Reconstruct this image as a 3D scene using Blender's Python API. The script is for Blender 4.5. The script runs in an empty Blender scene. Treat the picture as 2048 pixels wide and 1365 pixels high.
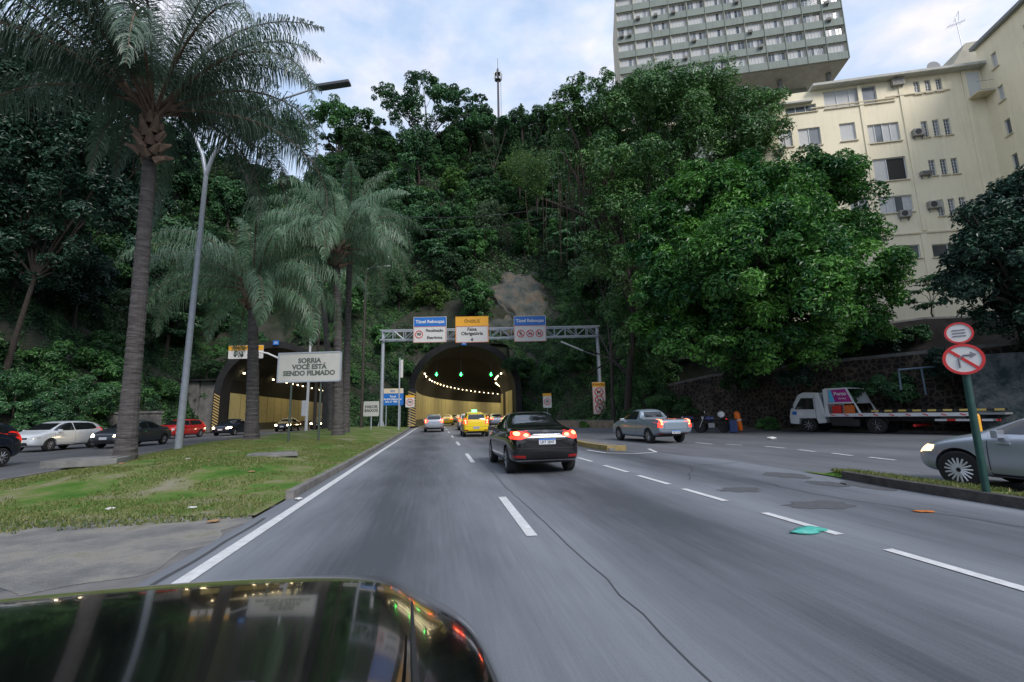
import bpy, bmesh, math, random
import numpy as np
from math import sin, cos, pi, radians, atan2, sqrt, tan
from mathutils import Vector, Matrix
from mathutils.bvhtree import BVHTree
from mathutils.geometry import delaunay_2d_cdt

# ------------------------------------------------------------------ camera, sky, sun, exposure
S = bpy.context.scene
YAW, PITCH, ROLL, CAMH, FPX = 0.16868, 0.15843, 0.020, 1.42, 910.0
Rm = Matrix.Rotation(-YAW, 4, 'Z') @ Matrix.Rotation(pi / 2 + PITCH, 4, 'X') @ Matrix.Rotation(-ROLL, 4, 'Z')
cam_d = bpy.data.cameras.new('camera'); cam = bpy.data.objects.new('camera', cam_d)
S.collection.objects.link(cam); S.camera = cam
cam.matrix_world = Matrix.Translation((0, 0, CAMH)) @ Rm
cam_d.sensor_width = 36; cam_d.lens = FPX / 2048 * 36; cam_d.clip_start = 0.05; cam_d.clip_end = 3000

W = bpy.data.worlds.new('World'); S.world = W; W.use_nodes = True
wn, wl = W.node_tree.nodes, W.node_tree.links
wn.clear()
SUN_EL, SUN_ROT = radians(16), radians(-62)
sky = wn.new('ShaderNodeTexSky'); sky.sky_type = 'NISHITA'; sky.sun_disc = False
sky.sun_elevation = SUN_EL; sky.sun_rotation = SUN_ROT; sky.air_density = 1.2; sky.dust_density = 1.5
tc = wn.new('ShaderNodeTexCoord')
mp = wn.new('ShaderNodeMapping'); mp.inputs['Scale'].default_value = (1.0, 1.0, 2.0); mp.inputs['Location'].default_value = (3.3, 1.7, .4)
wl.new(tc.outputs['Generated'], mp.inputs['Vector'])
nz = wn.new('ShaderNodeTexNoise'); nz.inputs['Scale'].default_value = 3.4; nz.inputs['Detail'].default_value = 7; nz.inputs['Roughness'].default_value = .55
wl.new(mp.outputs[0], nz.inputs['Vector'])
cr = wn.new('ShaderNodeValToRGB'); cr.color_ramp.elements[0].position = .38; cr.color_ramp.elements[1].position = .66
wl.new(nz.outputs['Fac'], cr.inputs[0])
nz2 = wn.new('ShaderNodeTexNoise'); nz2.inputs['Scale'].default_value = 9; nz2.inputs['Detail'].default_value = 6
wl.new(mp.outputs[0], nz2.inputs['Vector'])
cr2 = wn.new('ShaderNodeValToRGB')
cr2.color_ramp.elements[0].position = .35; cr2.color_ramp.elements[0].color = (4.3, 5.0, 6.2, 1)
cr2.color_ramp.elements[1].position = .68; cr2.color_ramp.elements[1].color = (6.6, 6.1, 6.1, 1)
wl.new(nz2.outputs['Fac'], cr2.inputs[0])
base = wn.new('ShaderNodeMixRGB'); base.inputs[0].default_value = .72; base.inputs[2].default_value = (3.3, 4.4, 6.3, 1)
wl.new(sky.outputs[0], base.inputs[1])
mx = wn.new('ShaderNodeMixRGB'); wl.new(cr.outputs[0], mx.inputs[0]); wl.new(base.outputs[0], mx.inputs[1]); wl.new(cr2.outputs[0], mx.inputs[2])
bg = wn.new('ShaderNodeBackground'); bg.inputs['Strength'].default_value = .10
wl.new(mx.outputs[0], bg.inputs[0]); wo = wn.new('ShaderNodeOutputWorld'); wl.new(bg.outputs[0], wo.inputs[0])

sd = bpy.data.lights.new('sun', 'SUN'); sd.energy = 1.4; sd.angle = radians(22); sd.color = (1, .93, .86)
sun = bpy.data.objects.new('sun', sd); S.collection.objects.link(sun)
saz = radians(158)     # light comes from behind and to the right of the camera
sun.rotation_euler = Vector((-sin(saz) * cos(radians(38)), -cos(saz) * cos(radians(38)), -sin(radians(38)))).to_track_quat('-Z', 'Y').to_euler()
S.view_settings.view_transform = 'Standard'; S.view_settings.look = 'None'; S.view_settings.gamma = 1; S.view_settings.exposure = .85
S.cycles.max_bounces = 6; S.cycles.diffuse_bounces = 3; S.cycles.glossy_bounces = 3; S.cycles.transparent_max_bounces = 4
S.cycles.use_denoising = True; S.cycles.caustics_reflective = False; S.cycles.caustics_refractive = False
S.cycles.sample_clamp_indirect = 4

rnd = random.Random(7); rg = np.random.default_rng(11)
CAMP = Vector((0, 0, CAMH)); R3 = Rm.to_3x3()
def ray(px, py): return R3 @ Vector(((px - 1024) / FPX, (682.5 - py) / FPX, -1))
def G(px, py, z=0.0):
    d = ray(px, py); return CAMP + d * ((z - CAMH) / d.z)
def P(px, py, dep): return CAMP + ray(px, py) * dep
def PY(px, py, Y):
    d = ray(px, py); return CAMP + d * (Y / d.y)

# ------------------------------------------------------------------ materials
def newmat(name):
    m = bpy.data.materials.new(name); m.use_nodes = True
    return m, m.node_tree.nodes, m.node_tree.links, m.node_tree.nodes['Principled BSDF']
MC = {}
def mat(name, col, rough=.6, metal=0, emit=None, es=0, noise=0, nscale=8, coat=0, bump=0, spec=None):
    if name in MC: return MC[name]
    m, n, l, b = newmat(name)
    b.inputs['Base Color'].default_value = (*col, 1); b.inputs['Roughness'].default_value = rough; b.inputs['Metallic'].default_value = metal
    if spec is not None: b.inputs['Specular IOR Level'].default_value = spec
    if coat: b.inputs['Coat Weight'].default_value = coat; b.inputs['Coat Roughness'].default_value = .04
    if emit: b.inputs['Emission Color'].default_value = (*emit, 1); b.inputs['Emission Strength'].default_value = es
    if noise or bump:
        t = n.new('ShaderNodeTexCoord'); a = n.new('ShaderNodeTexNoise'); a.inputs['Scale'].default_value = nscale; a.inputs['Detail'].default_value = 8
        a.inputs['Roughness'].default_value = .65
        l.new(t.outputs['Object'], a.inputs['Vector'])
        if noise:
            r = n.new('ShaderNodeMapRange'); r.inputs[1].default_value = .3; r.inputs[2].default_value = .7
            r.inputs[3].default_value = 1 - noise; r.inputs[4].default_value = 1 + noise * .6; l.new(a.outputs['Fac'], r.inputs[0])
            h = n.new('ShaderNodeVectorMath'); h.operation = 'SCALE'; h.inputs[0].default_value = col; l.new(r.outputs[0], h.inputs['Scale'])
            l.new(h.outputs[0], b.inputs['Base Color'])
        if bump:
            bp = n.new('ShaderNodeBump'); bp.inputs['Strength'].default_value = bump; bp.inputs['Distance'].default_value = .05
            l.new(a.outputs['Fac'], bp.inputs['Height']); l.new(bp.outputs[0], b.inputs['Normal'])
    MC[name] = m; return m

def leafmat(name, dark, light, rough=.45, trans=.25, var=.35):
    if name in MC: return MC[name]
    m, n, l, b = newmat(name)
    at = n.new('ShaderNodeAttribute'); at.attribute_name = 'tint'
    oi = n.new('ShaderNodeObjectInfo')
    c = n.new('ShaderNodeValToRGB'); c.color_ramp.elements[0].color = (*dark, 1); c.color_ramp.elements[1].color = (*light, 1)
    c.color_ramp.elements[0].position = .15; c.color_ramp.elements[1].position = .95
    l.new(at.outputs['Fac'], c.inputs[0])
    r = n.new('ShaderNodeMapRange'); r.inputs[3].default_value = 1 - var; r.inputs[4].default_value = 1 + var; l.new(oi.outputs['Random'], r.inputs[0])
    h = n.new('ShaderNodeVectorMath'); h.operation = 'SCALE'; l.new(c.outputs[0], h.inputs[0]); l.new(r.outputs[0], h.inputs['Scale'])
    l.new(h.outputs[0], b.inputs['Base Color']); b.inputs['Roughness'].default_value = rough
    b.inputs['Specular IOR Level'].default_value = .5
    t = n.new('ShaderNodeBsdfTranslucent'); l.new(h.outputs[0], t.inputs[0])
    ms = n.new('ShaderNodeMixShader'); ms.inputs[0].default_value = trans
    l.new(b.outputs[0], ms.inputs[1]); l.new(t.outputs[0], ms.inputs[2]); l.new(ms.outputs[0], n['Material Output'].inputs[0])
    MC[name] = m; return m

def asphalt(name, c0, c1, streak=True, lane=None):
    m, n, l, b = newmat(name)
    t = n.new('ShaderNodeTexCoord')
    def noise(sc, scale, det=6, rough=.6):
        mm = n.new('ShaderNodeMapping'); mm.inputs['Scale'].default_value = sc; l.new(t.outputs['Object'], mm.inputs[0])
        q = n.new('ShaderNodeTexNoise'); q.inputs['Scale'].default_value = scale; q.inputs['Detail'].default_value = det; q.inputs['Roughness'].default_value = rough
        l.new(mm.outputs[0], q.inputs[0]); return q.outputs['Fac']
    a = noise((1, .12, 1), 2.2); f = noise((1, 1, 1), 60, 4, .8); p = noise((1, .6, 1), .35, 5, .55); st = noise((14, .35, 1), 1.6, 5, .7)
    def mth(op, x, y):
        q = n.new('ShaderNodeMath'); q.operation = op
        for i, v in enumerate((x, y)):
            if isinstance(v, (int, float)): q.inputs[i].default_value = v
            else: l.new(v, q.inputs[i])
        return q.outputs[0]
    s = mth('ADD', mth('MULTIPLY', a, .35), mth('MULTIPLY', p, .45)); s = mth('ADD', s, mth('MULTIPLY', f, .22)); s = mth('ADD', s, mth('MULTIPLY', st, .24 if streak else .1))
    if lane:
        sx = n.new('ShaderNodeSeparateXYZ'); l.new(t.outputs['Object'], sx.inputs[0])
        ph = mth('MULTIPLY', mth('SUBTRACT', sx.outputs[0], lane[0]), 2 * pi / lane[1])
        cs = mth('COSINE', ph, 0); wob = noise((1, .05, 1), 1.1, 2)
        s = mth('ADD', s, mth('MULTIPLY', mth('MULTIPLY', cs, wob), .26))
    r = n.new('ShaderNodeValToRGB'); r.color_ramp.elements[0].position = .45; r.color_ramp.elements[1].position = .82
    r.color_ramp.elements[0].color = (*c0, 1); r.color_ramp.elements[1].color = (*c1, 1)
    l.new(s, r.inputs[0]); l.new(r.outputs[0], b.inputs['Base Color'])
    b.inputs['Roughness'].default_value = .72; b.inputs['Specular IOR Level'].default_value = .35
    bp = n.new('ShaderNodeBump'); bp.inputs['Strength'].default_value = .35; bp.inputs['Distance'].default_value = .01
    l.new(f, bp.inputs['Height']); l.new(bp.outputs[0], b.inputs['Normal'])
    return m

def blend_ground(name, cols, scale, pos, bump=.5, rough=.95, extra=40):
    """several natural colours mixed by noise (soil, rock, grass)"""
    m, n, l, b = newmat(name)
    t = n.new('ShaderNodeTexCoord')
    q = n.new('ShaderNodeTexNoise'); q.inputs['Scale'].default_value = scale; q.inputs['Detail'].default_value = 9; q.inputs['Roughness'].default_value = .68
    l.new(t.outputs['Object'], q.inputs[0])
    r = n.new('ShaderNodeValToRGB'); e = r.color_ramp.elements
    e[0].position = pos[0]; e[0].color = (*cols[0], 1); e[1].position = pos[-1]; e[1].color = (*cols[-1], 1)
    for c, p in zip(cols[1:-1], pos[1:-1]):
        x = e.new(p); x.color = (*c, 1)
    l.new(q.outputs['Fac'], r.inputs[0]); l.new(r.outputs[0], b.inputs['Base Color']); b.inputs['Roughness'].default_value = rough
    b.inputs['Specular IOR Level'].default_value = .2
    f = n.new('ShaderNodeTexNoise'); f.inputs['Scale'].default_value = extra; f.inputs['Detail'].default_value = 5; l.new(t.outputs['Object'], f.inputs[0])
    bp = n.new('ShaderNodeBump'); bp.inputs['Strength'].default_value = bump; bp.inputs['Distance'].default_value = .1
    l.new(f.outputs['Fac'], bp.inputs['Height']); l.new(bp.outputs[0], b.inputs['Normal'])
    MC[name] = m; return m

def stonewall_mat():
    m, n, l, b = newmat('stone_masonry')
    t = n.new('ShaderNodeTexCoord'); v = n.new('ShaderNodeTexVoronoi'); v.feature = 'DISTANCE_TO_EDGE'; v.inputs['Scale'].default_value = 3.1
    v.inputs['Randomness'].default_value = .8
    l.new(t.outputs['Object'], v.inputs['Vector'])
    v2 = n.new('ShaderNodeTexVoronoi'); v2.inputs['Scale'].default_value = 3.1; v2.inputs['Randomness'].default_value = .8; l.new(t.outputs['Object'], v2.inputs['Vector'])
    q = n.new('ShaderNodeTexNoise'); q.inputs['Scale'].default_value = .9; q.inputs['Detail'].default_value = 7; l.new(t.outputs['Object'], q.inputs[0])
    r = n.new('ShaderNodeValToRGB'); r.color_ramp.elements[0].color = (.16, .135, .11, 1); r.color_ramp.elements[1].color = (.04, .036, .034, 1)
    r.color_ramp.elements[0].position = .02; r.color_ramp.elements[1].position = .16
    l.new(v.outputs['Distance'], r.inputs[0])
    c2 = n.new('ShaderNodeMixRGB'); c2.blend_type = 'MULTIPLY'; c2.inputs[0].default_value = .7
    r2 = n.new('ShaderNodeValToRGB'); r2.color_ramp.elements[0].position = .42; r2.color_ramp.elements[1].position = .68
    r2.color_ramp.elements[0].color = (.25, .22, .2, 1); r2.color_ramp.elements[1].color = (1.2, 1.1, 1, 1)
    l.new(q.outputs['Fac'], r2.inputs[0]); l.new(r.outputs[0], c2.inputs[1]); l.new(r2.outputs[0], c2.inputs[2])
    l.new(c2.outputs[0], b.inputs['Base Color']); b.inputs['Roughness'].default_value = .95
    bp = n.new('ShaderNodeBump'); bp.inputs['Strength'].default_value = .8; bp.inputs['Distance'].default_value = .06; bp.invert = False
    l.new(v.outputs['Distance'], bp.inputs['Height']); l.new(bp.outputs[0], b.inputs['Normal'])
    return m

M_white = mat('white_metal', (.72, .73, .74), .5, noise=.08, nscale=3)
M_galv = mat('galvanised_steel', (.42, .46, .52), .45, .35, noise=.15, nscale=5)
M_signw = mat('sign_white', (.66, .66, .65), .5, noise=.08, nscale=4)
M_blue = mat('sign_blue', (.015, .16, .55), .45)
M_yel = mat('sign_amber', (.85, .42, .03), .45)
M_red = mat('sign_red', (.6, .03, .03), .45)
M_blk = mat('black_paint', (.012, .012, .014), .5)
M_txt = mat('letter_black', (.02, .02, .022), .6)
M_back = mat('sign_back_grey', (.22, .23, .24), .6)
M_conc = mat('weathered_concrete', (.2, .2, .195), .9, noise=.45, nscale=1.6, bump=.3)
M_kerb = mat('kerb_concrete', (.2, .19, .18), .9, noise=.4, nscale=3, bump=.3)
M_bark = mat('tree_bark', (.042, .034, .029), .9, noise=.5, nscale=7, bump=.8)
M_rubber = mat('tyre_rubber', (.014, .014, .015), .85)
M_rim = mat('wheel_alloy', (.42, .43, .45), .35, .7)
M_rimd = mat('steel_rim', (.25, .25, .27), .5, .4)
M_glass = mat('tinted_car_glass', (.012, .014, .017), .04, 0, coat=.6, spec=.8)
M_chrome = mat('chrome_trim', (.6, .6, .62), .15, 1)
M_plastic = mat('dark_plastic', (.02, .02, .022), .55)
M_tail = mat('tail_lamp_lit', (.5, .01, .01), .3, emit=(1, .04, .02), es=1.6)
M_tailhot = mat('brake_lamp_bulb', (.6, .05, .02), .3, emit=(1, .22, .08), es=5)
M_tailoff = mat('tail_lamp_red', (.32, .01, .01), .2, emit=(1, .03, .02), es=.35)
M_head = mat('headlamp_lit', (.8, .7, .5), .2, emit=(1, .78, .45), es=14)
M_headoff = mat('headlamp_glass', (.5, .5, .5), .1, coat=.5)
M_plate = mat('number_plate', (.6, .62, .66), .5)
M_lampw = mat('tunnel_lamp_glow', (1, .9, .6), .4, emit=(1, .80, .45), es=6)
M_green = mat('signal_green_glow', (0, .6, .1), .4, emit=(.03, 1, .12), es=14)

# ------------------------------------------------------------------ mesh helpers
COL = S.collection
class MB:
    def __init__(s): s.v = []; s.f = []; s.m = []
    def add(s, vs, fs, mi=0):
        o = len(s.v); s.v += [tuple(p) for p in vs]; s.f += [tuple(i + o for i in f) for f in fs]; s.m += [mi] * len(fs); return s
    def box(s, c, d, rz=0, mi=0, rot=None):
        x, y, z = d[0] / 2, d[1] / 2, d[2] / 2
        vs = [Vector(p) for p in ((-x, -y, -z), (x, -y, -z), (x, y, -z), (-x, y, -z), (-x, -y, z), (x, -y, z), (x, y, z), (-x, y, z))]
        R = rot if rot is not None else Matrix.Rotation(rz, 3, 'Z')
        return s.add([R @ p + Vector(c) for p in vs], [(3, 2, 1, 0), (4, 5, 6, 7), (0, 1, 5, 4), (1, 2, 6, 5), (2, 3, 7, 6), (3, 0, 4, 7)], mi)
    def bb(s, a, b, mi=0):
        return s.box(((a[0] + b[0]) / 2, (a[1] + b[1]) / 2, (a[2] + b[2]) / 2), (abs(b[0] - a[0]), abs(b[1] - a[1]), abs(b[2] - a[2])), 0, mi)
    def tube(s, pts, rad, n=8, mi=0, cap=True):
        pts = [Vector(p) for p in pts]
        if isinstance(rad, (int, float)): rad = [rad] * len(pts)
        o = len(s.v); k = len(pts); up = None
        for i, p in enumerate(pts):
            t = (pts[min(i + 1, k - 1)] - pts[max(i - 1, 0)]).normalized()
            if up is None: up = Vector((0, 0, 1)) if abs(t.z) < .9 else Vector((1, 0, 0))
            a = t.cross(up).normalized(); b = a.cross(t).normalized(); up = b
            for j in range(n):
                w = 2 * pi * j / n; s.v.append(tuple(p + (a * cos(w) + b * sin(w)) * rad[i]))
        for i in range(k - 1):
            for j in range(n):
                s.f.append((o + i * n + j, o + i * n + (j + 1) % n, o + (i + 1) * n + (j + 1) % n, o + (i + 1) * n + j)); s.m.append(mi)
        if cap:
            s.f.append(tuple(o + j for j in range(n))[::-1]); s.f.append(tuple(o + (k - 1) * n + j for j in range(n))); s.m += [mi, mi]
        return s
    def prism(s, poly, a, b, axis='x', mi=0):
        """poly in the plane across axis, extruded from a to b along axis"""
        def q(p, t):
            return {'x': (t, p[0], p[1]), 'y': (p[0], t, p[1]), 'z': (p[0], p[1], t)}[axis]
        n = len(poly)
        return s.add([q(p, a) for p in poly] + [q(p, b) for p in poly],
                     [tuple(range(n))[::-1], tuple(range(n, 2 * n))] + [(i, (i + 1) % n, n + (i + 1) % n, n + i) for i in range(n)], mi)
    def lathe(s, prof, c, axis='x', n=28, mi=0):
        """prof: (along, radius)"""
        o = len(s.v); k = len(prof); c = Vector(c)
        for (t, r) in prof:
            for j in range(n):
                w = 2 * pi * j / n; u, v = r * cos(w), r * sin(w)
                s.v.append(tuple(c + Vector({'x': (t, u, v), 'y': (u, t, v), 'z': (u, v, t)}[axis])))
        for i in range(k - 1):
            for j in range(n):
                s.f.append((o + i * n + j, o + i * n + (j + 1) % n, o + (i + 1) * n + (j + 1) % n, o + (i + 1) * n + j)); s.m.append(mi)
        s.f.append(tuple(o + j for j in range(n))[::-1]); s.f.append(tuple(o + (k - 1) * n + j for j in range(n))); s.m += [mi, mi]
        return s
    def build(s, name, mats, parent=None, smooth=False, bevel=0, loc=None):
        me = bpy.data.meshes.new(name); me.from_pydata(s.v, [], s.f)
        if not isinstance(mats, (list, tuple)): mats = [mats]
        for m in mats: me.materials.append(m)
        if len(mats) > 1: me.polygons.foreach_set('material_index', s.m)
        bm = bmesh.new(); bm.from_mesh(me); bmesh.ops.recalc_face_normals(bm, faces=bm.faces)
        if bevel: bmesh.ops.bevel(bm, geom=list(bm.edges), offset=bevel, segments=2, affect='EDGES', profile=.6, clamp_overlap=True)
        bm.to_mesh(me); bm.free()
        if smooth:
            me.polygons.foreach_set('use_smooth', [True] * len(me.polygons))
            try: me.set_sharp_from_angle(angle=radians(38))
            except Exception: pass
        o = bpy.data.objects.new(name, me); COL.objects.link(o); o.parent = parent
        if loc is not None: o.location = loc
        return o
def tag(o, label=None, cat=None, group=None, kind=None):
    for k, v in (('label', label), ('category', cat), ('group', group), ('kind', kind)):
        if v: o[k] = v
    return o
def thing(name, label, cat, loc=(0, 0, 0), rz=0, group=None):
    o = bpy.data.objects.new(name, None); COL.objects.link(o); o.location = loc; o.rotation_euler = (0, 0, rz); o.empty_display_size = .2
    return tag(o, label, cat, group)
def npmesh(name, verts, faces4, mats, parent=None, tint=None, kind=None, smooth=False):
    me = bpy.data.meshes.new(name); nv, nf = len(verts), len(faces4); k = faces4.shape[1]
    me.vertices.add(nv); me.vertices.foreach_set('co', np.ascontiguousarray(verts, dtype=np.float32).ravel())
    me.loops.add(nf * k); me.loops.foreach_set('vertex_index', np.ascontiguousarray(faces4, dtype=np.int32).ravel())
    me.polygons.add(nf); me.polygons.foreach_set('loop_start', np.arange(0, nf * k, k, dtype=np.int32))
    me.polygons.foreach_set('use_smooth', [smooth] * nf)
    me.update(calc_edges=True)
    if tint is not None:
        a = me.attributes.new('tint', 'FLOAT', 'POINT'); a.data.foreach_set('value', np.ascontiguousarray(tint, dtype=np.float32))
    for m in (mats if isinstance(mats, (list, tuple)) else [mats]): me.materials.append(m)
    o = bpy.data.objects.new(name, me); COL.objects.link(o); o.parent = parent
    if kind: o['kind'] = kind
    return o
def copy_tree(o, parent=None):
    c = o.copy(); COL.objects.link(c); c.parent = parent
    for ch in o.children: copy_tree(ch, c)
    return c
def sheet(name, pts, z, m, sub=0):
    me = bpy.data.meshes.new(name); me.from_pydata([(p[0], p[1], z) for p in pts], [], [tuple(range(len(pts)))])
    me.materials.append(m); o = bpy.data.objects.new(name, me); COL.objects.link(o); o['kind'] = 'structure'
    bm = bmesh.new(); bm.from_mesh(me); bmesh.ops.recalc_face_normals(bm, faces=bm.faces)
    for f in bm.faces:
        if f.normal.z < 0: f.normal_flip()
    bm.to_mesh(me); bm.free(); return o
def text(name, s, size, m, parent, loc, bold=.012, depth=.006, sx=1, rz=0, rx=pi / 2):
    cu = bpy.data.curves.new(name, 'FONT'); cu.body = s; cu.size = size; cu.align_x = 'CENTER'; cu.align_y = 'CENTER'
    cu.extrude = depth; cu.offset = bold * size; cu.space_line = .95; cu.resolution_u = 3
    t = bpy.data.objects.new(name, cu); COL.objects.link(t)
    me = bpy.data.meshes.new_from_object(t.evaluated_get(bpy.context.evaluated_depsgraph_get()))
    bpy.data.objects.remove(t); bpy.data.curves.remove(cu)
    me.materials.clear(); me.materials.append(m)
    o = bpy.data.objects.new(name, me); COL.objects.link(o); o.parent = parent
    o.location = loc; o.rotation_euler = (rx, 0, rz); o.scale = (sx, 1, 1); return o

# ------------------------------------------------------------------ terrain
FOOT = [(-62, -40), (-40, 0), (-33, 18), (-29, 34), (-26.5, 50), (-25, 57), (-12, 57.5), (-3, 57.5), (10, 57.5), (12.5, 54), (17, 47.5), (22.6, 34), (27.6, 20), (33.5, 4), (44, -25), (60, -60)]
FA = np.array(FOOT, float)
def foot_dist(x, y):
    """signed distance beyond the foot line (positive up the hill)"""
    x = np.asarray(x, float); y = np.asarray(y, float); best = np.full(x.shape, 1e9)
    for a, b in zip(FA[:-1], FA[1:]):
        d = b - a; t = np.clip(((x - a[0]) * d[0] + (y - a[1]) * d[1]) / (d @ d), 0, 1)
        q = np.hypot(x - a[0] - t * d[0], y - a[1] - t * d[1]); best = np.minimum(best, q)
    # inside test by polygon closed far behind the camera
    poly = np.vstack([FA, [(60, -200), (-62, -200)]]); ins = np.zeros(x.shape, bool); j = len(poly) - 1
    for i in range(len(poly)):
        xi, yi = poly[i]; xj, yj = poly[j]
        c = ((yi > y) != (yj > y)) & (x < (xj - xi) * (y - yi) / ((yj - yi) + 1e-12) + xi); ins ^= c; j = i
    return np.where(ins, -best, best)
def vnoise(x, y, s, seed=0):
    x = np.asarray(x) / s + seed * 17.3; y = np.asarray(y) / s + seed * 9.1
    xi, yi = np.floor(x), np.floor(y); fx, fy = x - xi, y - yi; fx = fx * fx * (3 - 2 * fx); fy = fy * fy * (3 - 2 * fy)
    def h(a, b): return np.modf(np.abs(np.sin(a * 127.1 + b * 311.7 + seed) * 43758.5453))[0]
    return (h(xi, yi) * (1 - fx) + h(xi + 1, yi) * fx) * (1 - fy) + (h(xi, yi + 1) * (1 - fx) + h(xi + 1, yi + 1) * fx) * fy
def sstep(a, b, x):
    t = np.clip((x - a) / (b - a), 0, 1); return t * t * (3 - 2 * t)
def hill(x, y):
    d = foot_dist(x, y) + (vnoise(x, y, 5, 1) - .5) * 2.0 * sstep(1, 6, foot_dist(x, y))
    cliff = 8.5 * sstep(-.2, 4.0, d)
    main = cliff + np.clip(d - 3, 0, 200) * 1.34
    main = np.minimum(main, 61 + (vnoise(x, y, 18, 3) - .5) * 10)
    left = 3.5 * sstep(-.2, 3, d) + np.clip(d - 2, 0, 200) * 1.12; left = np.minimum(left, 46)
    right = 3.9 * sstep(-.1, 1.0, d) + 3.2 * sstep(5, 9, d) + np.clip(d - 46, 0, 100) * .8; right = np.minimum(right, 26)
    wl_ = sstep(-14, -30, x); xq = x - np.clip(y - 44, 0, 200) * .72; wr = sstep(17, 24, xq)
    h = main * (1 - wl_) * (1 - wr) + left * wl_ + right * wr
    h = h + (vnoise(x, y, 2.2, 5) - .5) * 1.0 * sstep(.5, 4, d) * (1 - wr) + (vnoise(x, y, 9, 6) - .5) * 3 * sstep(4, 16, d) * (1 - wr)
    return np.where(d <= -.2, -.6, np.maximum(h, -.6))
BORES = [(3.65, 6.0, 9.7), (-17.9, 5.3, 9.4)]
xs = np.arange(-110, 150.1, 1.0); ys = np.arange(-40, 190.1, 1.0)
Xg, Yg = np.meshgrid(xs, ys); Zg = hill(Xg, Yg)
nx = len(xs); V = np.stack([Xg.ravel(), Yg.ravel(), Zg.ravel()], 1)
ii = (np.arange(len(ys) - 1)[:, None] * nx + np.arange(nx - 1)[None]).ravel()
Fq = np.stack([ii, ii + 1, ii + nx + 1, ii + nx], 1)
cen = V[Fq].mean(1); keep = V[Fq][:, :, 2].max(1) > -.55
for xc, hw, top in BORES:
    keep &= ~((np.abs(cen[:, 0] - xc) < hw + .4) & (V[Fq][:, :, 2].min(1) < top + .3) & (cen[:, 1] > 52) & (cen[:, 1] < 70))
Fq = Fq[keep]
M_soil = blend_ground('hill_soil_and_rock', [(.014, .022, .014), (.03, .038, .024), (.055, .056, .045), (.10, .10, .09)], .35, [.3, .45, .58, .75], .9, extra=3)
used, inv = np.unique(Fq, return_inverse=True)
hillo = npmesh('hillside_terrain', V[used], inv.reshape(-1, 4), M_soil, kind='structure', smooth=True)
TV, TF = V, Fq
def hz(x, y): return float(hill(np.array([x]), np.array([y]))[0])

# ------------------------------------------------------------------ ground, roads, kerbs, markings
M_dirt = blend_ground('verge_dirt', [(.05, .045, .035), (.11, .095, .075), (.19, .17, .145)], 1.2, [.3, .5, .75], .5, extra=30)
M_grass = blend_ground('worn_grass', [(.055, .14, .02), (.10, .19, .035), (.19, .21, .08), (.28, .26, .19)], .8, [.34, .44, .53, .66], .6, extra=25)
M_asph = asphalt('asphalt_main', (.075, .083, .097), (.218, .234, .263), lane=(1.12, 3.37))
M_asph2 = asphalt('asphalt_worn', (.10, .107, .12), (.225, .235, .255), streak=False)
M_asph3 = asphalt('asphalt_opposite', (.07, .073, .082), (.15, .155, .165))
M_line = mat('road_paint_white', (.66, .67, .68), .7, noise=.22, nscale=9)
M_liney = mat('road_paint_yellow', (.36, .27, .11), .7, noise=.4, nscale=6)
sheet('ground', [(-1500, -1500), (1500, -1500), (1500, 1500), (-1500, 1500)], -.03, M_dirt)
sheet('main_road', [(-2.55, -30), (8.3, -30), (8.3, 12), (6.9, 17), (7.2, 24), (9.7, 57), (11, 75), (38, 140), (22, 140), (-1.5, 75), (-2.6, 57), (-2.6, 45)], 0, M_asph)
sheet('side_road', [(8.3, -30), (44, -30), (31.5, 4), (25.9, 20), (21, 33), (15.5, 44), (9.8, 46), (7.2, 24), (6.9, 17), (8.3, 12)], -.004, M_asph2)
sheet('opposite_road', [(-40, -30), (-8, -30), (-9.6, 8), (-10.7, 16), (-13.6, 30), (-13.4, 42), (-12.7, 57), (-12.7, 140), (-23.1, 140), (-23.1, 57), (-24.5, 45), (-27, 30), (-30, 18)], -.004, M_asph3)
sheet('median_crossing', [(-9.0, -30), (-2.5, -30), (-2.5, 6.2), (-5.2, 7.0), (-9.4, 7.9)], -.008, M_asph3)

def strip(name, pts, w, z, m, h=None, kind='structure'):
    """a ribbon (or a raised bar when h is given) that follows a ground polyline"""
    b = MB(); L = []; 
    for i, p in enumerate(pts):
        a = Vector(pts[max(i - 1, 0)][:2]); c = Vector(pts[min(i + 1, len(pts) - 1)][:2]); t = (c - a).normalized(); nrm = Vector((-t.y, t.x))
        L.append((Vector(p[:2]) - nrm * w / 2, Vector(p[:2]) + nrm * w / 2))
    for (a0, a1), (b0, b1) in zip(L[:-1], L[1:]):
        if h is None: b.add([(a0.x, a0.y, z), (a1.x, a1.y, z), (b1.x, b1.y, z), (b0.x, b0.y, z)], [(0, 1, 2, 3)])
    if h is not None:
        vs = []; fs = []
        for a0, a1 in L: vs += [(a0.x, a0.y, z), (a0.x, a0.y, z + h), (a1.x, a1.y, z + h), (a1.x, a1.y, z)]
        for i in range(len(L) - 1):
            o = i * 4
            for j in range(3): fs.append((o + j, o + j + 1, o + 5 + j, o + 4 + j))
        fs += [(0, 1, 2, 3), tuple(len(L) * 4 - 4 + j for j in (3, 2, 1, 0))]
        b.add(vs, fs)
    o = b.build(name, m); o['kind'] = kind
    if h is None:
        me = o.data
        for p in me.polygons:
            if p.normal.z < 0: p.flip()
    return o
def wob(pts, amp, step=1.0, seed=0):
    out = []; r = random.Random(seed); k = 0
    for a, b in zip(pts[:-1], pts[1:]):
        a, b = Vector(a), Vector(b); n = max(1, int((b - a).length / step))
        for i in range(n):
            p = a.lerp(b, i / n); out.append((p.x + r.uniform(-amp, amp), p.y + r.uniform(-amp, amp)))
    out.append(tuple(pts[-1])); return out
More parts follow.
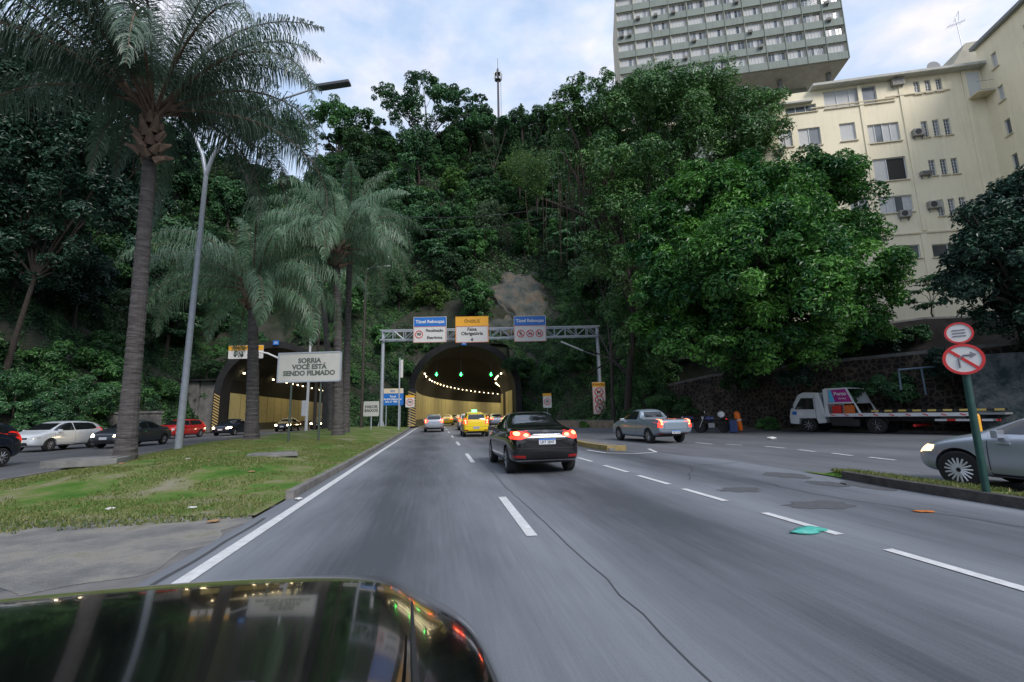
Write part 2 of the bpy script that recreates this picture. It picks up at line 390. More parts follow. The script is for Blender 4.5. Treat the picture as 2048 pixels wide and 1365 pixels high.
EL = [(-2.2, -30), (-2.2, 6), (-2.19, 20), (-2.12, 34), (-2.1, 44), (-2.05, 58), (-1, 75), (2, 88), (6.5, 100)]
strip('edge_line', EL, .15, .008, M_line)
for k, (y0, y1) in enumerate([(-14.4, -11.7), (-8, -5.3), (-1.0, 1.7), (5.5, 8.1), (14.0, 17.2), (21.9, 25.0), (29.5, 32.6), (37.6, 40.6), (45.4, 48.6), (53.6, 56.6), (62, 65)]):
    strip('lane_dash', [(1.13, y0), (1.15, y1)], .13, .008, M_line)
for k, (y0, y1) in enumerate([(-9, -7), (-6, -4), (-3, -1), (.2, 2.1), (2.9, 4.15), (4.72, 5.9), (6.78, 8.0), (8.55, 9.9), (10.5, 12.0), (13.0, 14.3), (15.9, 17.6)]):
    strip('lane_dash', [(4.5, y0), (4.48, y1)], .12, .008, M_line)
for k in range(5): strip('lane_dash', [(4.6 + k * .06, 26 + k * 7.6), (4.62 + k * .06, 29 + k * 7.6)], .12, .008, M_line)
# faint dashes of the side road
for (a, b) in [((1335, 884), (1352, 886)), ((1392, 886), (1425, 889)), ((1452, 889), (1484, 891)), ((1530, 893), (1570, 897)), ((1597, 900), (1630, 904)), ((1664, 907), (1704, 912)), ((1738, 915), (1790, 921))]:
    p, q = G(*a), G(*b); strip('lane_dash', [(p.x, p.y), (q.x, q.y)], .13, .006, M_line)
# wandering cracks and seams in the asphalt
M_crack = mat('crack_sealant', (.075, .078, .085), .6)
strip('asphalt_seam', wob([(1.42, -3), (1.45, 4), (1.38, 9), (1.5, 20), (1.45, 40)], .022, .35, 3), .011, .005, M_crack)
strip('asphalt_seam', wob([(-2.42, 2), (-2.42, 7.4)], .02, .4, 4), .045, .005, M_crack)
strip('asphalt_seam', wob([(5.2, 9), (6.4, 11), (8.2, 11.6)], .06, .3, 5), .02, .005, M_crack)
strip('asphalt_seam', wob([(6.9, 4), (6.2, 7), (6.4, 9)], .05, .3, 6), .016, .005, M_crack)
M_patch = mat('asphalt_patch', (.095, .098, .108), .85, noise=.25, nscale=12)
def blobsheet(name, c, rx, ry, z, m, seed=0, n=22, ang=0):
    r = random.Random(seed); pts = []
    for i in range(n):
        a = 2 * pi * i / n; k = 1 + r.uniform(-.22, .22); x, y = rx * cos(a) * k, ry * sin(a) * k
        pts.append((c[0] + x * cos(ang) - y * sin(ang), c[1] + x * sin(ang) + y * cos(ang)))
    return sheet(name, pts, z, m)
for k, (px, py, rx, ry) in enumerate([(1570, 951, .35, .5), (1480, 980, .4, .25), (1735, 972, .3, .5), (1640, 1010, .5, .3), (1655, 968, .3, .35)]):
    p = G(px, py); blobsheet('asphalt_patch', (p.x, p.y), rx, ry, .004, M_patch, k)

# the raised grass median (the mound keeps a gentle crown)
MED = [(-2.62, 7.6), (-2.6, 14), (-2.6, 30), (-2.7, 44), (-3.0, 55.5), (-12.2, 55.5), (-13.1, 42), (-13.3, 30), (-10.3, 16), (-9.3, 8.6), (-8.6, 8.9), (-7.9, 8.3), (-7.1, 8.45), (-6.3, 7.9), (-5.6, 8.3), (-4.9, 7.8), (-4.2, 8.1), (-3.4, 7.7)]
def poly_mesh(pts, step):
    """2D polygon -> dense triangle verts"""
    out = []; n = len(pts)
    for i in range(n):
        a = Vector(pts[i]); b = Vector(pts[(i + 1) % n]); k = max(1, int((b - a).length / step))
        for j in range(k): out.append(a.lerp(b, j / k))
    nb = len(out); xs_ = [p.x for p in out]; ys_ = [p.y for p in out]
    ins = []
    y = min(ys_) + step / 2
    while y < max(ys_):
        xx = []
        for i in range(n):
            a, b = pts[i], pts[(i + 1) % n]
            if (a[1] > y) != (b[1] > y): xx.append(a[0] + (y - a[1]) / (b[1] - a[1]) * (b[0] - a[0]))
        xx.sort()
        for s0, s1 in zip(xx[::2], xx[1::2]):
            x = s0 + step * .5
            while x < s1 - step * .4: ins.append(Vector((x, y))); x += step
        y += step
    V2, E2, F2, *_ = delaunay_2d_cdt(out + ins, [(i, (i + 1) % nb) for i in range(nb)], [], 1, 1e-6)
    return V2, F2, nb
def edge_d(p, poly):
    best = 1e9
    for i in range(len(poly)):
        a = Vector(poly[i]); b = Vector(poly[(i + 1) % len(poly)]); d = b - a; t = max(0, min(1, (p - a).dot(d) / d.dot(d))); best = min(best, (p - a - d * t).length)
    return best
def med_z(x, y):
    e = edge_d(Vector((x, y)), MED); nose = float(sstep(8.6, 12.0, y + .08 * x)); return .01 + nose * .12 + .22 * nose * float(sstep(.1, 2.6, e)) + .05 * nose * (float(vnoise(x, y, 1.3, 8)) - .5)
V2, F2, _ = poly_mesh(MED, .55)
mm = MB(); mm.v = [(p.x, p.y, med_z(p.x, p.y)) for p in V2]; mm.f = [tuple(f) for f in F2]; mm.m = [0] * len(F2)
o = mm.build('median_lawn', M_grass, smooth=True); o['kind'] = 'structure'
for p in o.data.polygons:
    if p.normal.z < 0: p.flip()
strip('median_kerb', [(-2.55, 9.0), (-2.53, 14), (-2.53, 30), (-2.62, 44), (-2.9, 55.5)], .14, -.02, M_kerb, h=.16)
strip('median_kerb', [(-9.45, 8.5), (-10.45, 16), (-13.45, 30), (-13.25, 42), (-12.35, 55.5)], .14, -.02, M_kerb, h=.16)
# bare dirt at the nose of the median and along the kerb
M_dirtg = blend_ground('dry_dirt', [(.13, .13, .125), (.20, .20, .195), (.28, .265, .24), (.17, .18, .11)], 1.1, [.3, .45, .56, .7], .4, extra=40)
sheet('median_nose_dirt', wob([(-2.62, 5.2), (-2.62, 8.4), (-4.4, 9.0), (-6.2, 9.4), (-9.4, 9.8), (-9.4, 7.9), (-6.4, 6.8), (-4.4, 5.6), (-3.3, 4.6), (-2.62, 5.2)], .13, .3, 9)[:-1], -.002, M_dirtg)
M_gut = mat('gutter_concrete', (.17, .165, .16), .85, noise=.3, nscale=3)
sheet('gutter_slab', [(-2.45, -6), (-2.45, 7.4), (-2.60, 7.4), (-3.5, 5.2), (-4.3, 3.6), (-4.6, -6)], -.006, M_gut)
# right island nose with yellow kerb, traffic island with grass and dark kerb
ISN = [(6.35, 16.4), (6.15, 18.5), (6.35, 21.5), (6.9, 24), (7.5, 21.5), (7.35, 18.5), (6.95, 16.2)]
mm = MB().prism(ISN, -.02, .1, 'z'); o = mm.build('island_paving', M_kerb); o['kind'] = 'structure'
strip('island_kerb', [(6.95, 16.25), (6.4, 16.5), (6.2, 18.5), (6.4, 21.5), (6.9, 24)], .22, -.02, M_liney, h=.2)
strip('island_outline', [(8.0, 16.6), (7.6, 15.2), (6.7, 14.9), (5.9, 15.6), (5.7, 17)], .12, .006, M_line)
ISR = [(8.15, 9.4), (8.0, 7.0), (7.95, 2), (8.0, -20), (9.6, -20), (9.0, 2), (8.75, 6), (8.7, 8)]
V2, F2, _ = poly_mesh(ISR, .4)
mm = MB(); mm.v = [(p.x, p.y, .02 + .11 * float(sstep(0, .25, edge_d(p, ISR)))) for p in V2]; mm.f = [tuple(f) for f in F2]; mm.m = [0] * len(F2)
o = mm.build('island_lawn', M_grass, smooth=True); o['kind'] = 'structure'
M_kerbd = mat('dark_kerb_stone', (.07, .066, .062), .9, noise=.5, nscale=5, bump=.4)
strip('island_kerb_stone', [(8.12, 8.2), (7.98, 7.0), (7.88, 2), (7.92, -20)], .16, -.02, M_kerbd, h=.17)
# pavement along the retaining wall
strip('wall_pavement', [(16.2, 46.2), (21.4, 33.5), (26.3, 20), (32, 4), (42, -24)], 2.0, -.02, mat('pavement_dirt', (.13, .12, .105), .95, noise=.5, nscale=2, bump=.3), h=.14)

def scatter_blades(name, poly, n, zf, hmin, hmax, m, seed=0, label=None):
    r = np.random.default_rng(seed); P_ = np.array(poly); lo, hi = P_.min(0), P_.max(0); out = []
    pts = r.uniform(lo, hi, (n * 3, 2)); ins = np.zeros(len(pts), bool); j = len(P_) - 1
    for i in range(len(P_)):
        xi, yi = P_[i]; xj, yj = P_[j]
        ins ^= ((yi > pts[:, 1]) != (yj > pts[:, 1])) & (pts[:, 0] < (xj - xi) * (pts[:, 1] - yi) / (yj - yi + 1e-12) + xi); j = i
    pts = pts[ins]; pts = pts[vnoise(pts[:, 0], pts[:, 1], .9, 12) + .6 * vnoise(pts[:, 0], pts[:, 1], .25, 2) > .62 + .0 * pts[:, 0]][:n]
    k = len(pts); z = np.array([zf(x, y) for x, y in pts]) - .01
    a = r.uniform(0, 2 * pi, k); h = r.uniform(hmin, hmax, k); w = r.uniform(.004, .011, k) * 1.6; ln = r.normal(0, .5, (k, 2)) * h[:, None]
    b0 = np.stack([pts[:, 0] - w * np.cos(a), pts[:, 1] - w * np.sin(a), z], 1); b1 = np.stack([pts[:, 0] + w * np.cos(a), pts[:, 1] + w * np.sin(a), z], 1)
    t = np.stack([pts[:, 0] + ln[:, 0], pts[:, 1] + ln[:, 1], z + h], 1)
    Vv = np.stack([b0, b1, t], 1).reshape(-1, 3); Ff = np.arange(len(Vv)).reshape(-1, 3)
    o = npmesh(name, Vv, Ff, m, tint=np.repeat(np.clip(r.normal(.5, .25, k), 0, 1), 3), kind='stuff'); tag(o, label, 'grass'); return o
M_blade = leafmat('grass_blade', (.055, .12, .015), (.26, .25, .09), .6, .2, 0)
scatter_blades('grass', [(-2.7, 7.5), (-2.7, 24), (-12, 26), (-10.0, 15), (-9.2, 7.9), (-6, 7.2)], 76000, med_z, .02, .065, M_blade, 3, 'short patchy grass growing on the median beside the road')
scatter_blades('island_grass', [(8.6, 8.5), (8.15, 8.8), (8.05, 3), (8.7, 3)], 9000, lambda x, y: .1, .03, .09, M_blade, 4, 'bright green grass on the narrow island at the right')

# ------------------------------------------------------------------ tunnels
M_ylw = mat('yellow_tunnel_tiles', (.60, .52, .24), .45, noise=.15, nscale=1.5)
M_tgrey = mat('tunnel_wall_base', (.1, .1, .085), .8, noise=.3, nscale=2)
M_vault = mat('near_black_vault', (.007, .0065, .006), .95, noise=.3, nscale=2)  # one near-black base colour over the whole vault
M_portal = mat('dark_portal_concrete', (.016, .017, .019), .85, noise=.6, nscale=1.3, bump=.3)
def bore_prof(hw, top, grow=0, n=20):
    zs = 4.4; a = hw + grow; b = top - zs + grow
    return [(-a, 0)] + [(-a * cos(pi * i / n), zs + b * sin(pi * i / n)) for i in range(n + 1)] + [(a, 0)]
def make_tunnel(xc, hw, top, k, y0, label, lamps_from):
    root = thing('road_tunnel', label, 'tunnel', (xc, y0, 0))
    cx = lambda d: k * max(0, d - 2) ** 2
    L = list(np.arange(0, 86, 2.5))
    def sweep(prof):
        b = MB(); n = len(prof)
        for d in L: b.v += [(cx(d) + u, d, z) for u, z in prof]
        for i in range(len(L) - 1):
            for j in range(n - 1): b.f.append((i * n + j, i * n + j + 1, (i + 1) * n + j + 1, (i + 1) * n + j)); b.m.append(0)
        return b
    pr = bore_prof(hw, top)
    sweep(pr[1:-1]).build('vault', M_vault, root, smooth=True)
    for s in (-1, 1):
        sweep([(s * hw, .9), (s * (hw - .06), .9), (s * (hw - .06), 4.4), (s * hw, 4.42)]).build('wall_panel', M_ylw, root)
        sweep([(s * hw, -.05), (s * (hw - .3), 0), (s * (hw - .3), .15), (s * (hw - .02), .16), (s * (hw - .02), .9)]).build('wall_base', M_tgrey, root)
        b = MB()
        for d in np.arange(3, 80, 3.0):   # joints between the panels
            b.box((cx(d) + s * (hw - .065), d, 2.65), (.02, .05, 3.5))
        tag(b.build('panel_joint', M_tgrey, root), kind='stuff')
    # portal hood
    b = MB(); n = len(pr); pi_, po = bore_prof(hw, top, .02), bore_prof(hw, top, .75)
    for y, q in ((-2.2, pi_), (-2.2, po), (8.5, po), (8.5, pi_)): b.v += [(u, y, z - .05) for u, z in q]
    for r_ in range(4):
        for j in range(n - 1): b.f.append((r_ * n + j, r_ * n + j + 1, ((r_ + 1) % 4) * n + j + 1, ((r_ + 1) % 4) * n + j)); b.m.append(0)
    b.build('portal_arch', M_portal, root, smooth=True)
    b = MB(); po2 = bore_prof(hw, top, .7); n2 = len(po2)
    for gx, gz, dy in ((1, 1, 0), (1.25, 1.2, 0), (1.5, 1.45, 0), (1.8, 1.75, 0)):
        for u, z in po2:
            U_ = u * gx; Z_ = z * gz if z < 4.4 else 4.4 * gz + (z - 4.4) * gz; b.v.append((U_, 1.0 + .42 * max(0, Z_) + .5 * (float(vnoise(U_ + xc, Z_, 1.7, 3)) - .5), Z_ - .1))
    for q in range(3):
        for t in range(n2 - 1): b.f.append((q * n2 + t, q * n2 + t + 1, (q + 1) * n2 + t + 1, (q + 1) * n2 + t)); b.m.append(0)
    b.build('headwall', M_soil, root)
    # hazard striped end plates
    for s in ((-1,) ):
        b = MB(); x0 = s * (hw + .30); w = .9 if xc > 0 else .6
        b.box((x0, -2.3, 2.35), (w, .08, 4.3), mi=1)
        for q in range(14):
            zc = .25 + q * .3; b.add([(x0 - w / 2, -2.36, zc), (x0 + w / 2, -2.36, zc - .36 if zc > .6 else .22), (x0 + w / 2, -2.36, zc - .24 if zc > .6 else .3), (x0 - w / 2, -2.36, zc + .12)], [(0, 1, 2, 3)], 0)
        b.build('hazard_panel', [mat('hazard_cream_yellow', (.55, .40, .14), .6), M_blk], root)
    lm = None
    for s in (-1, 1):
        for q in range(25 if s < 0 else 10):
            d = lamps_from + q * 2.9 + (1.2 if q else 0)
            if s > 0 and q in (4, 5): continue
            if s < 0 and q == 2: continue
            lx = cx(d) + s * (hw - 1.0)
            if lm is None:
                lm = MB().box((0, 0, 0), (.15, .30, .16)).build('tunnel_lamp', M_lampw, root); lo = lm
            else:
                lo = lm.copy(); COL.objects.link(lo)
            lo.location = (lx, d, 6.75)
    for d in (6, 18, 32, 48, 64):
        ld = bpy.data.lights.new('tunnel_glow', 'AREA'); ld.shape = 'RECTANGLE'; ld.size = 8; ld.size_y = 8; ld.energy = (300 if d > 10 else 170) * (1 if xc > 0 else .38); ld.color = (1, .85, .5)
        lo = bpy.data.objects.new('tunnel_glow', ld); COL.objects.link(lo); lo.parent = root; lo.location = (cx(d), d, 7.0)
    return root
make_tunnel(3.65, 6.0, 9.7, .0045, 57, 'dark arched road tunnel mouth with yellow walls under the gantry', 3)
make_tunnel(-17.9, 5.3, 9.4, .0, 57, 'left tunnel mouth for oncoming traffic half hidden behind palms', 1)

# green lane signals
for i, px in enumerate((873, 922, 982)):
    p = PY(px, 749, 58)
    r = thing('lane_signal', ['green lane signal over the left lane of the tunnel mouth', 'green lane signal hanging over the middle of the tunnel mouth', 'green lane signal hanging at the right of the tunnel mouth'][i], 'traffic light', p, 0, 'green lane signals in the tunnel mouth')
    MB().box((0, .08, 0), (.62, .12, .62)).build('housing', M_blk, r, bevel=.02)
    b = MB(); b.box((0, 0, .06), (.08, .03, .34)); b.add([(-.17, .0, -.02), (0, .0, -.24), (.17, .0, -.02), (-.17, .03, -.02), (0, .03, -.24), (.17, .03, -.02)], [(0, 1, 2), (5, 4, 3), (0, 3, 4, 1), (1, 4, 5, 2), (2, 5, 3, 0)])
    b.build('arrow_light', M_green, r)
    top_z = {0: 8.0, 1: 9.75, 2: 8.1}[i]
    MB().tube([(0, .1, .3), (0, .1, top_z - p.z)], .025, 6).build('hanger', M_back, r)

# ------------------------------------------------------------------ gantry
gl = P(762, 856, 49.5); gr = P(1203, 840, 49.5)
ga = atan2(gr.y - gl.y, gr.x - gl.x); gw = sqrt((gr.x - gl.x) ** 2 + (gr.y - gl.y) ** 2)
gz = .25
root = thing('sign_gantry', 'pale steel truss gantry spanning the road before the tunnel', 'gantry', (gl.x, gl.y, gz), ga)
zt, zb = P(762, 657, 49.5).z - gz, P(762, 677, 49.5).z - gz
for x, zb0, nm in ((0, 0, 0), (gw, .3, 1)):
    MB().tube([(x, 0, zb0), (x, 0, zt)], .2, 14).build('post', M_galv, root, smooth=True)
    b = MB().box((x, 0, zb0 + .04), (.8, .8, .08))
    for a in range(4): b.prism([(.18, .0), (.42, 0), (.18, .8)] if 0 else [(.18, .05), (.40, .05), (.18, .75)], -.02, .02, 'y') if False else b.add([(x + cos(a * pi / 2) * .18, sin(a * pi / 2) * .18, zb0 + .08), (x + cos(a * pi / 2) * .4, sin(a * pi / 2) * .4, zb0 + .08), (x + cos(a * pi / 2) * .18, sin(a * pi / 2) * .18, zb0 + .8)], [(0, 1, 2)])
    b.build('post_base', M_galv, root)
b = MB(); dy = .45
for y in (-dy, dy):
    for z in (zt, zb): b.box((gw / 2, y, z), (gw + .5, .13, .13))
n = 20
for i in range(n):
    x0, x1 = gw * i / n, gw * (i + 1) / n
    for y in (-dy, dy):
        b.tube([(x0, y, zb), (x1, y, zt)] if i % 2 == 0 else [(x0, y, zt), (x1, y, zb)], .045, 6)
        b.tube([(x0, y, zb), (x0, y, zt)], .045, 6)
    b.tube([(x0, -dy, zt), (x1, dy, zt)], .03, 5); b.tube([(x0, dy, zb), (x1, -dy, zb)], .03, 5)
b.build('truss_beam', M_galv, root)
b = MB(); pa, pb = P(1122, 684, 49), P(1166, 702, 49.3)
inv_ = root.matrix_basis.inverted() if hasattr(root, 'matrix_basis') else Matrix()
def loc_in(rt, p):
    return (Matrix.Translation(rt.location) @ Matrix.Rotation(rt.rotation_euler.z, 4, 'Z')).inverted() @ Vector(p)
MB().tube([loc_in(root, P(1198, 714, 49.5)), loc_in(root, pb)], .035, 6).build('lamp_bracket', M_galv, root)
MB().tube([loc_in(root, pa), loc_in(root, pb)], .09, 8).build('lamp_head', M_white, root)

def rrect(w, h, r, n=4):
    out = []
    for cx, cy, a0 in ((w / 2 - r, h / 2 - r, 0), (-w / 2 + r, h / 2 - r, 90), (-w / 2 + r, -h / 2 + r, 180), (w / 2 - r, -h / 2 + r, 270)):
        for i in range(n + 1):
            a = radians(a0 + 90 * i / n); out.append((cx + r * cos(a), cy + r * sin(a)))
    return out
def panel(name, x, z, w, h, m, parent, y0=0, y1=.03, r=.05):
    return MB().prism([(x + p[0], z + p[1]) for p in rrect(w, h, min(r, w / 2, h / 2))], y0, y1, 'y').build(name, m, parent)
def ring(b, x, z, ro, ri, y0, y1, n=28, mi=0):
    o = len(b.v)
    for i in range(n):
        a = 2 * pi * i / n; c, s = cos(a), sin(a)
        b.v += [(x + ro * c, y0, z + ro * s), (x + ri * c, y0, z + ri * s), (x + ri * c, y1, z + ri * s), (x + ro * c, y1, z + ro * s)]
    for i in range(n):
        for j in range(4): b.f.append((o + i * 4 + j, o + i * 4 + (j + 1) % 4, o + ((i + 1) % n) * 4 + (j + 1) % 4, o + ((i + 1) % n) * 4 + j)); b.m.append(mi)
def disc(b, x, z, r, y0, y1, n=28, mi=0):
    b.prism([(x + r * cos(2 * pi * i / n), z + r * sin(2 * pi * i / n)) for i in range(n)], y0, y1, 'y', mi)
def prohib(parent, x, z, r, kind, y=-.02):
    rt = MB(); ring(rt, x, z, r, r * .8, y - .012, y); b = MB()
    if kind == '90':
        rt.build('speed_ring', M_red, parent); text('numeral', '90', r * 1.0, M_txt, parent, (x, y - .004, z), .03, .003); return
    a = pi / 4
    rt.box((x, y - .015, z), (r * 1.75, .006, r * .2), rot=Matrix.Rotation(a, 3, 'Y'))
    rt.build('prohibition_ring', M_red, parent)
    if kind == 'walk':
        disc(b, x + r * .05, z + r * .5, r * .13, y - .006, y, 12)
        for p, q, w in (((0, .35), (-.03, -.05), .2), ((-.03, -.05), (-.3, -.55), .12), ((0, -.05), (.3, -.5), .12), ((0, .3), (.35, .05), .09), ((0, .3), (-.35, .05), .09)):
            b.tube([(x + r * p[0], y - .002, z + r * p[1]), (x + r * q[0], y - .002, z + r * q[1])], r * w * .5, 6)
    elif kind == 'bike':
        for s in (-.36, .36): ring(b, x + s * r, z - r * .22, r * .25, r * .18, y - .006, y, 16)
        for p, q in (((-.36, -.22), (-.1, .2)), ((-.1, .2), (.3, .2)), ((.36, -.22), (.25, .35)), ((-.1, .2), (0, -.22)), ((0, -.22), (.3, .2))):
            b.tube([(x + r * p[0], y - .002, z + r * p[1]), (x + r * q[0], y - .002, z + r * q[1])], r * .04, 5)
    else:   # ox cart
        b.box((x - r * .1, y - .003, z + r * .08), (r * .75, .006, r * .28)); b.box((x + r * .38, y - .003, z + r * .22), (r * .3, .006, r * .24)); disc(b, x - r * .3, z - r * .2, r * .17, y - .006, y, 12)
        b.box((x + r * .2, y - .003, z - r * .2), (r * .08, .006, r * .4)); b.box((x - r * .02, y - .003, z - r * .2), (r * .08, .006, r * .4))
    b.build('pictogram', M_txt, parent)

def gantry_sign(px0, px1, py0, py1, label, header, dep=48.9):
    a = P(px0, (py0 + py1) / 2, dep); c = P(px1, (py0 + py1) / 2, dep); t = P((px0 + px1) / 2, py0, dep); bt = P((px0 + px1) / 2, py1, dep)
    w = (c - a).length; h = (t - bt).length; ctr = (a + c) / 2
    r = thing('overhead_sign', label, 'road sign', (ctr.x, ctr.y, bt.z), ga, 'signs on the gantry')
    panel('panel', 0, h / 2, w, h, M_signw, r)
    panel('header_panel', 0, h * .81, w * .975, h * .36, header, r, -.012, -.001)
    b = MB()
    for z, ww, hh, x in ((h - .02, w, .04, 0), (.02, w, .04, 0), (h / 2, .04, h, -w / 2 + .02), (h / 2, .04, h, w / 2 - .02)): b.box((x, -.02, z), (ww, .02, hh))
    b.build('border', M_signw if header is not M_yel else M_yel, r)
    b = MB()
    for z in (h * .62, .03): b.box((0, -.035, z), (w * .97, .006, .035))
    for s in (-1, 1): b.box((s * w * .483, -.035, h * .31), (.035, .006, h * .6))
    b.build('red_outline', mat('sign_red_line', (.7, .12, .1), .5), r)
    for s in (-1, 1): MB().box((s * w * .3, .12, h * .5), (.08, .2, h * .9)).build('bracket', M_galv, r)
    return r, w, h
r, w, h = gantry_sign(827, 893, 634, 686, 'overhead sign on the gantry with red ring 90 at lower left', M_blue)
text('lettering', 'Túnel Rebouças', w * .135, M_white, r, (0, -.02, h * .81), .028)
text('lettering', 'Fiscalização\n\nEletrônica', w * .115, M_txt, r, (w * .14, -.008, h * .32), .03)
prohib(r, -w * .33, h * .32, w * .12, '90')
r, w, h = gantry_sign(911, 977, 633, 686, 'overhead sign with amber header and one downward arrow', M_yel)
text('lettering', 'ÔNIBUS', w * .135, mat('letter_ochre', (.3, .15, .01), .6), r, (0, -.02, h * .81), .03)
text('lettering', 'Faixa\nObrigatória', w * .14, M_txt, r, (0, -.008, h * .42), .028)
b = MB(); b.box((0, -.012, h * .14), (.05, .01, h * .12)); b.add([(-.17, -.017, h * .13), (.17, -.017, h * .13), (0, -.017, h * .04)], [(0, 2, 1)]); b.build('arrow', M_txt, r)
r, w, h = gantry_sign(1028, 1092, 632, 684, 'overhead sign at the right of the gantry with three red prohibition rings', M_blue)
text('lettering', 'Túnel Rebouças', w * .135, M_white, r, (0, -.02, h * .81), .028)
for s, kd in ((-1, 'walk'), (0, 'bike'), (1, 'cart')): prohib(r, s * w * .29, h * .31, w * .12, kd)

def post_sign(name, label, px0, px1, py0, py1, dep, base_z, posts, m=M_signw, rz=None, group=None, postr=.05, pm=None):
    a = P(px0, (py0 + py1) / 2, dep); c = P(px1, (py0 + py1) / 2, dep); t = P((px0 + px1) / 2, py0, dep); bt = P((px0 + px1) / 2, py1, dep)
    w = (c - a).length; h = abs(t.z - bt.z); ctr = (a + c) / 2
    r = thing(name, label, 'road sign', (ctr.x, ctr.y, base_z), -YAW if rz is None else rz, group)
    z0 = bt.z - base_z
    panel('panel', 0, z0 + h / 2, w, h, m, r, -.02, .02, .08)
    for x in posts: MB().tube([(x * w, .02 + postr, -.1), (x * w, .02 + postr, z0 + h * .9)], postr, 8).build('post', pm or M_galv, r, smooth=True)
    return r, w, h, z0
M_smile = mat('camera_notice_board', (.50, .50, .47), .6, noise=.07, nscale=2)
r, w, h, z0 = post_sign('notice_sign', 'large pale notice board SORRIA VOCÊ ESTÁ SENDO FILMADO on the median', 553, 685, 704, 765, 21.5, .3, (-.28, .18), M_smile, -.24, pm=mat('post_dark_green', (.05, .07, .06), .6))
b = MB()
for z, ww, hh, x in ((z0 + h - .03, w, .06, 0), (z0 + .03, w, .06, 0), (z0 + h / 2, .06, h, -w / 2 + .03), (z0 + h / 2, .06, h, w / 2 - .03)): b.box((x, -.03, z), (ww, .025, hh))
b.build('frame', M_galv, r)
text('lettering', 'SORRIA\nVOCÊ ESTÁ\nSENDO FILMADO', w * .100, mat('letter_grey_green', (.10, .12, .11), .6), r, (0, -.024, z0 + h / 2), .05, .003, 1.04)
r, w, h, z0 = post_sign('headlight_notice', 'small pale notice sign FAROIS BAIXOS left of the gantry post', 727, 758, 803, 833, 38, .3, (0,), M_smile)
text('lettering', 'FAROIS\nBAIXOS', w * .25, M_txt, r, (0, -.024, z0 + h / 2), .02)
r, w, h, z0 = post_sign('direction_sign', 'blue direction sign with pale header behind the left gantry post', 764, 807, 778, 811, 51.5, .3, (-.3, .35), M_blue)
panel('header_panel', 0, z0 + h * .87, w * .98, h * .3, mat('sign_cream', (.7, .6, .45), .5), r, -.035, -.021)
text('lettering', 'Túnel\nAndré Rebouças\nária nº 400 m', w * .125, M_white, r, (0, -.026, z0 + h * .37), .03)
text('header_lettering', 'RIO', w * .13, M_blue, r, (0, -.037, z0 + h * .86), .03)
for (a, b_, c, d, dep, lb, bz) in ((811, 829, 791, 815, 51.5, 'small amber topped 90 limit sign left of the tunnel mouth', .1), (1086, 1103, 787, 816, 48, 'small amber topped 90 limit sign on the slope right of the tunnel', 1.1)):
    r, w, h, z0 = post_sign('speed_sign', lb, a, b_, c, d, dep, bz, (0,), group='small 90 limit signs', postr=.03)
    panel('header_panel', 0, z0 + h * .9, w, h * .2, M_yel, r, -.03, -.021, .02)
    prohib(r, 0, z0 + h * .42, w * .38, '90', -.024)
# warning board on the right gantry post
a = P(1200, 829, 48.9); t = P(1198, 764, 48.9); w = 26 / FPX * 48.9; h = t.z - a.z
r = thing('warning_board', 'tall narrow board with amber ATENÇÃO header on the right gantry post', 'road sign', a, ga)
panel('panel', 0, h / 2, w, h, M_signw, r, -.02, .02)
panel('header_panel', 0, h * .92, w * .98, h * .14, M_yel, r, -.032, -.021)
text('lettering', 'ATENÇÃO', w * .2, M_txt, r, (0, -.034, h * .92), .02)
for z, kd in ((.69, 'cart'), (.44, 'bike'), (.19, 'walk')): prohib(r, 0, h * z, w * .35, kd, -.024)
b = MB()
for s in (-1, 1): b.box((s * w * .485, -.024, h * .42), (.03, .008, h * .82))
b.box((0, -.024, .02), (w, .008, .03)); b.build('red_outline', M_red, r)
# tall plain plate on a thin pole beside the gantry, seen from the side
p = G(797, 857, .3)
r = thing('pole_with_plate', 'thin grey pole with a narrow white plate beside the blue sign', 'sign pole', P(797, 857, 40), -YAW)
r.location.z = .3
hp = P(799, 714, 40).z - .3
MB().tube([(0, 0, -.1), (0, 0, hp)], .07, 8).build('post', M_galv, r, smooth=True); MB().box((.2, 0, hp - .95), (.22, .08, 1.6)).build('plate', M_signw, r, bevel=.01)
# amber double arrow sign of the left carriageway
r, w, h, z0 = post_sign('overhead_arrow_sign', 'amber topped overhead sign with two down arrows partly behind a palm', 457, 527, 691, 718, 47, 6.0, (), M_signw)
r.location.z = P(490, 718, 47).z
for ch in r.children: ch.location.z -= z0
panel('header_panel', 0, h * .8, w, h * .36, M_yel, r, -.035, -.021)
text('lettering', 'SEMPRE USE O CINTO', w * .075, M_txt, r, (0, -.037, h * .8), .02)
for s in (-.2, .0, .22):
    b = MB(); b.box((s * w - .35, -.025, h * .38), (.09, .01, h * .3)); b.add([(s * w - .55, -.03, h * .3), (s * w - .15, -.03, h * .3), (s * w - .35, -.03, h * .08)], [(0, 2, 1)]); b.build('arrow', M_txt, r)
# mast that carries it
mp_ = P(612, 862, 47); mz = P(612, 672, 47).z
r = thing('sign_mast', 'slim white mast rising behind the notice board with a curved side arm', 'mast', (mp_.x, mp_.y, 0), -YAW)
MB().tube([(0, 0, 0), (0, 0, mz)], [.16, .11], 10).build('pole', M_white, r, smooth=True)
q = [loc_in(r, P(x, y, 47)) for x, y in ((612, 742), (585, 735), (555, 716), (535, 707), (515, 704), (500, 704))]
MB().tube(q, .09, 8).build('arm', M_white, r, smooth=True)
MB().box((-.25, 0, 2.4), (.5, .4, 1.6)).build('control_box', M_white, r, bevel=.03)
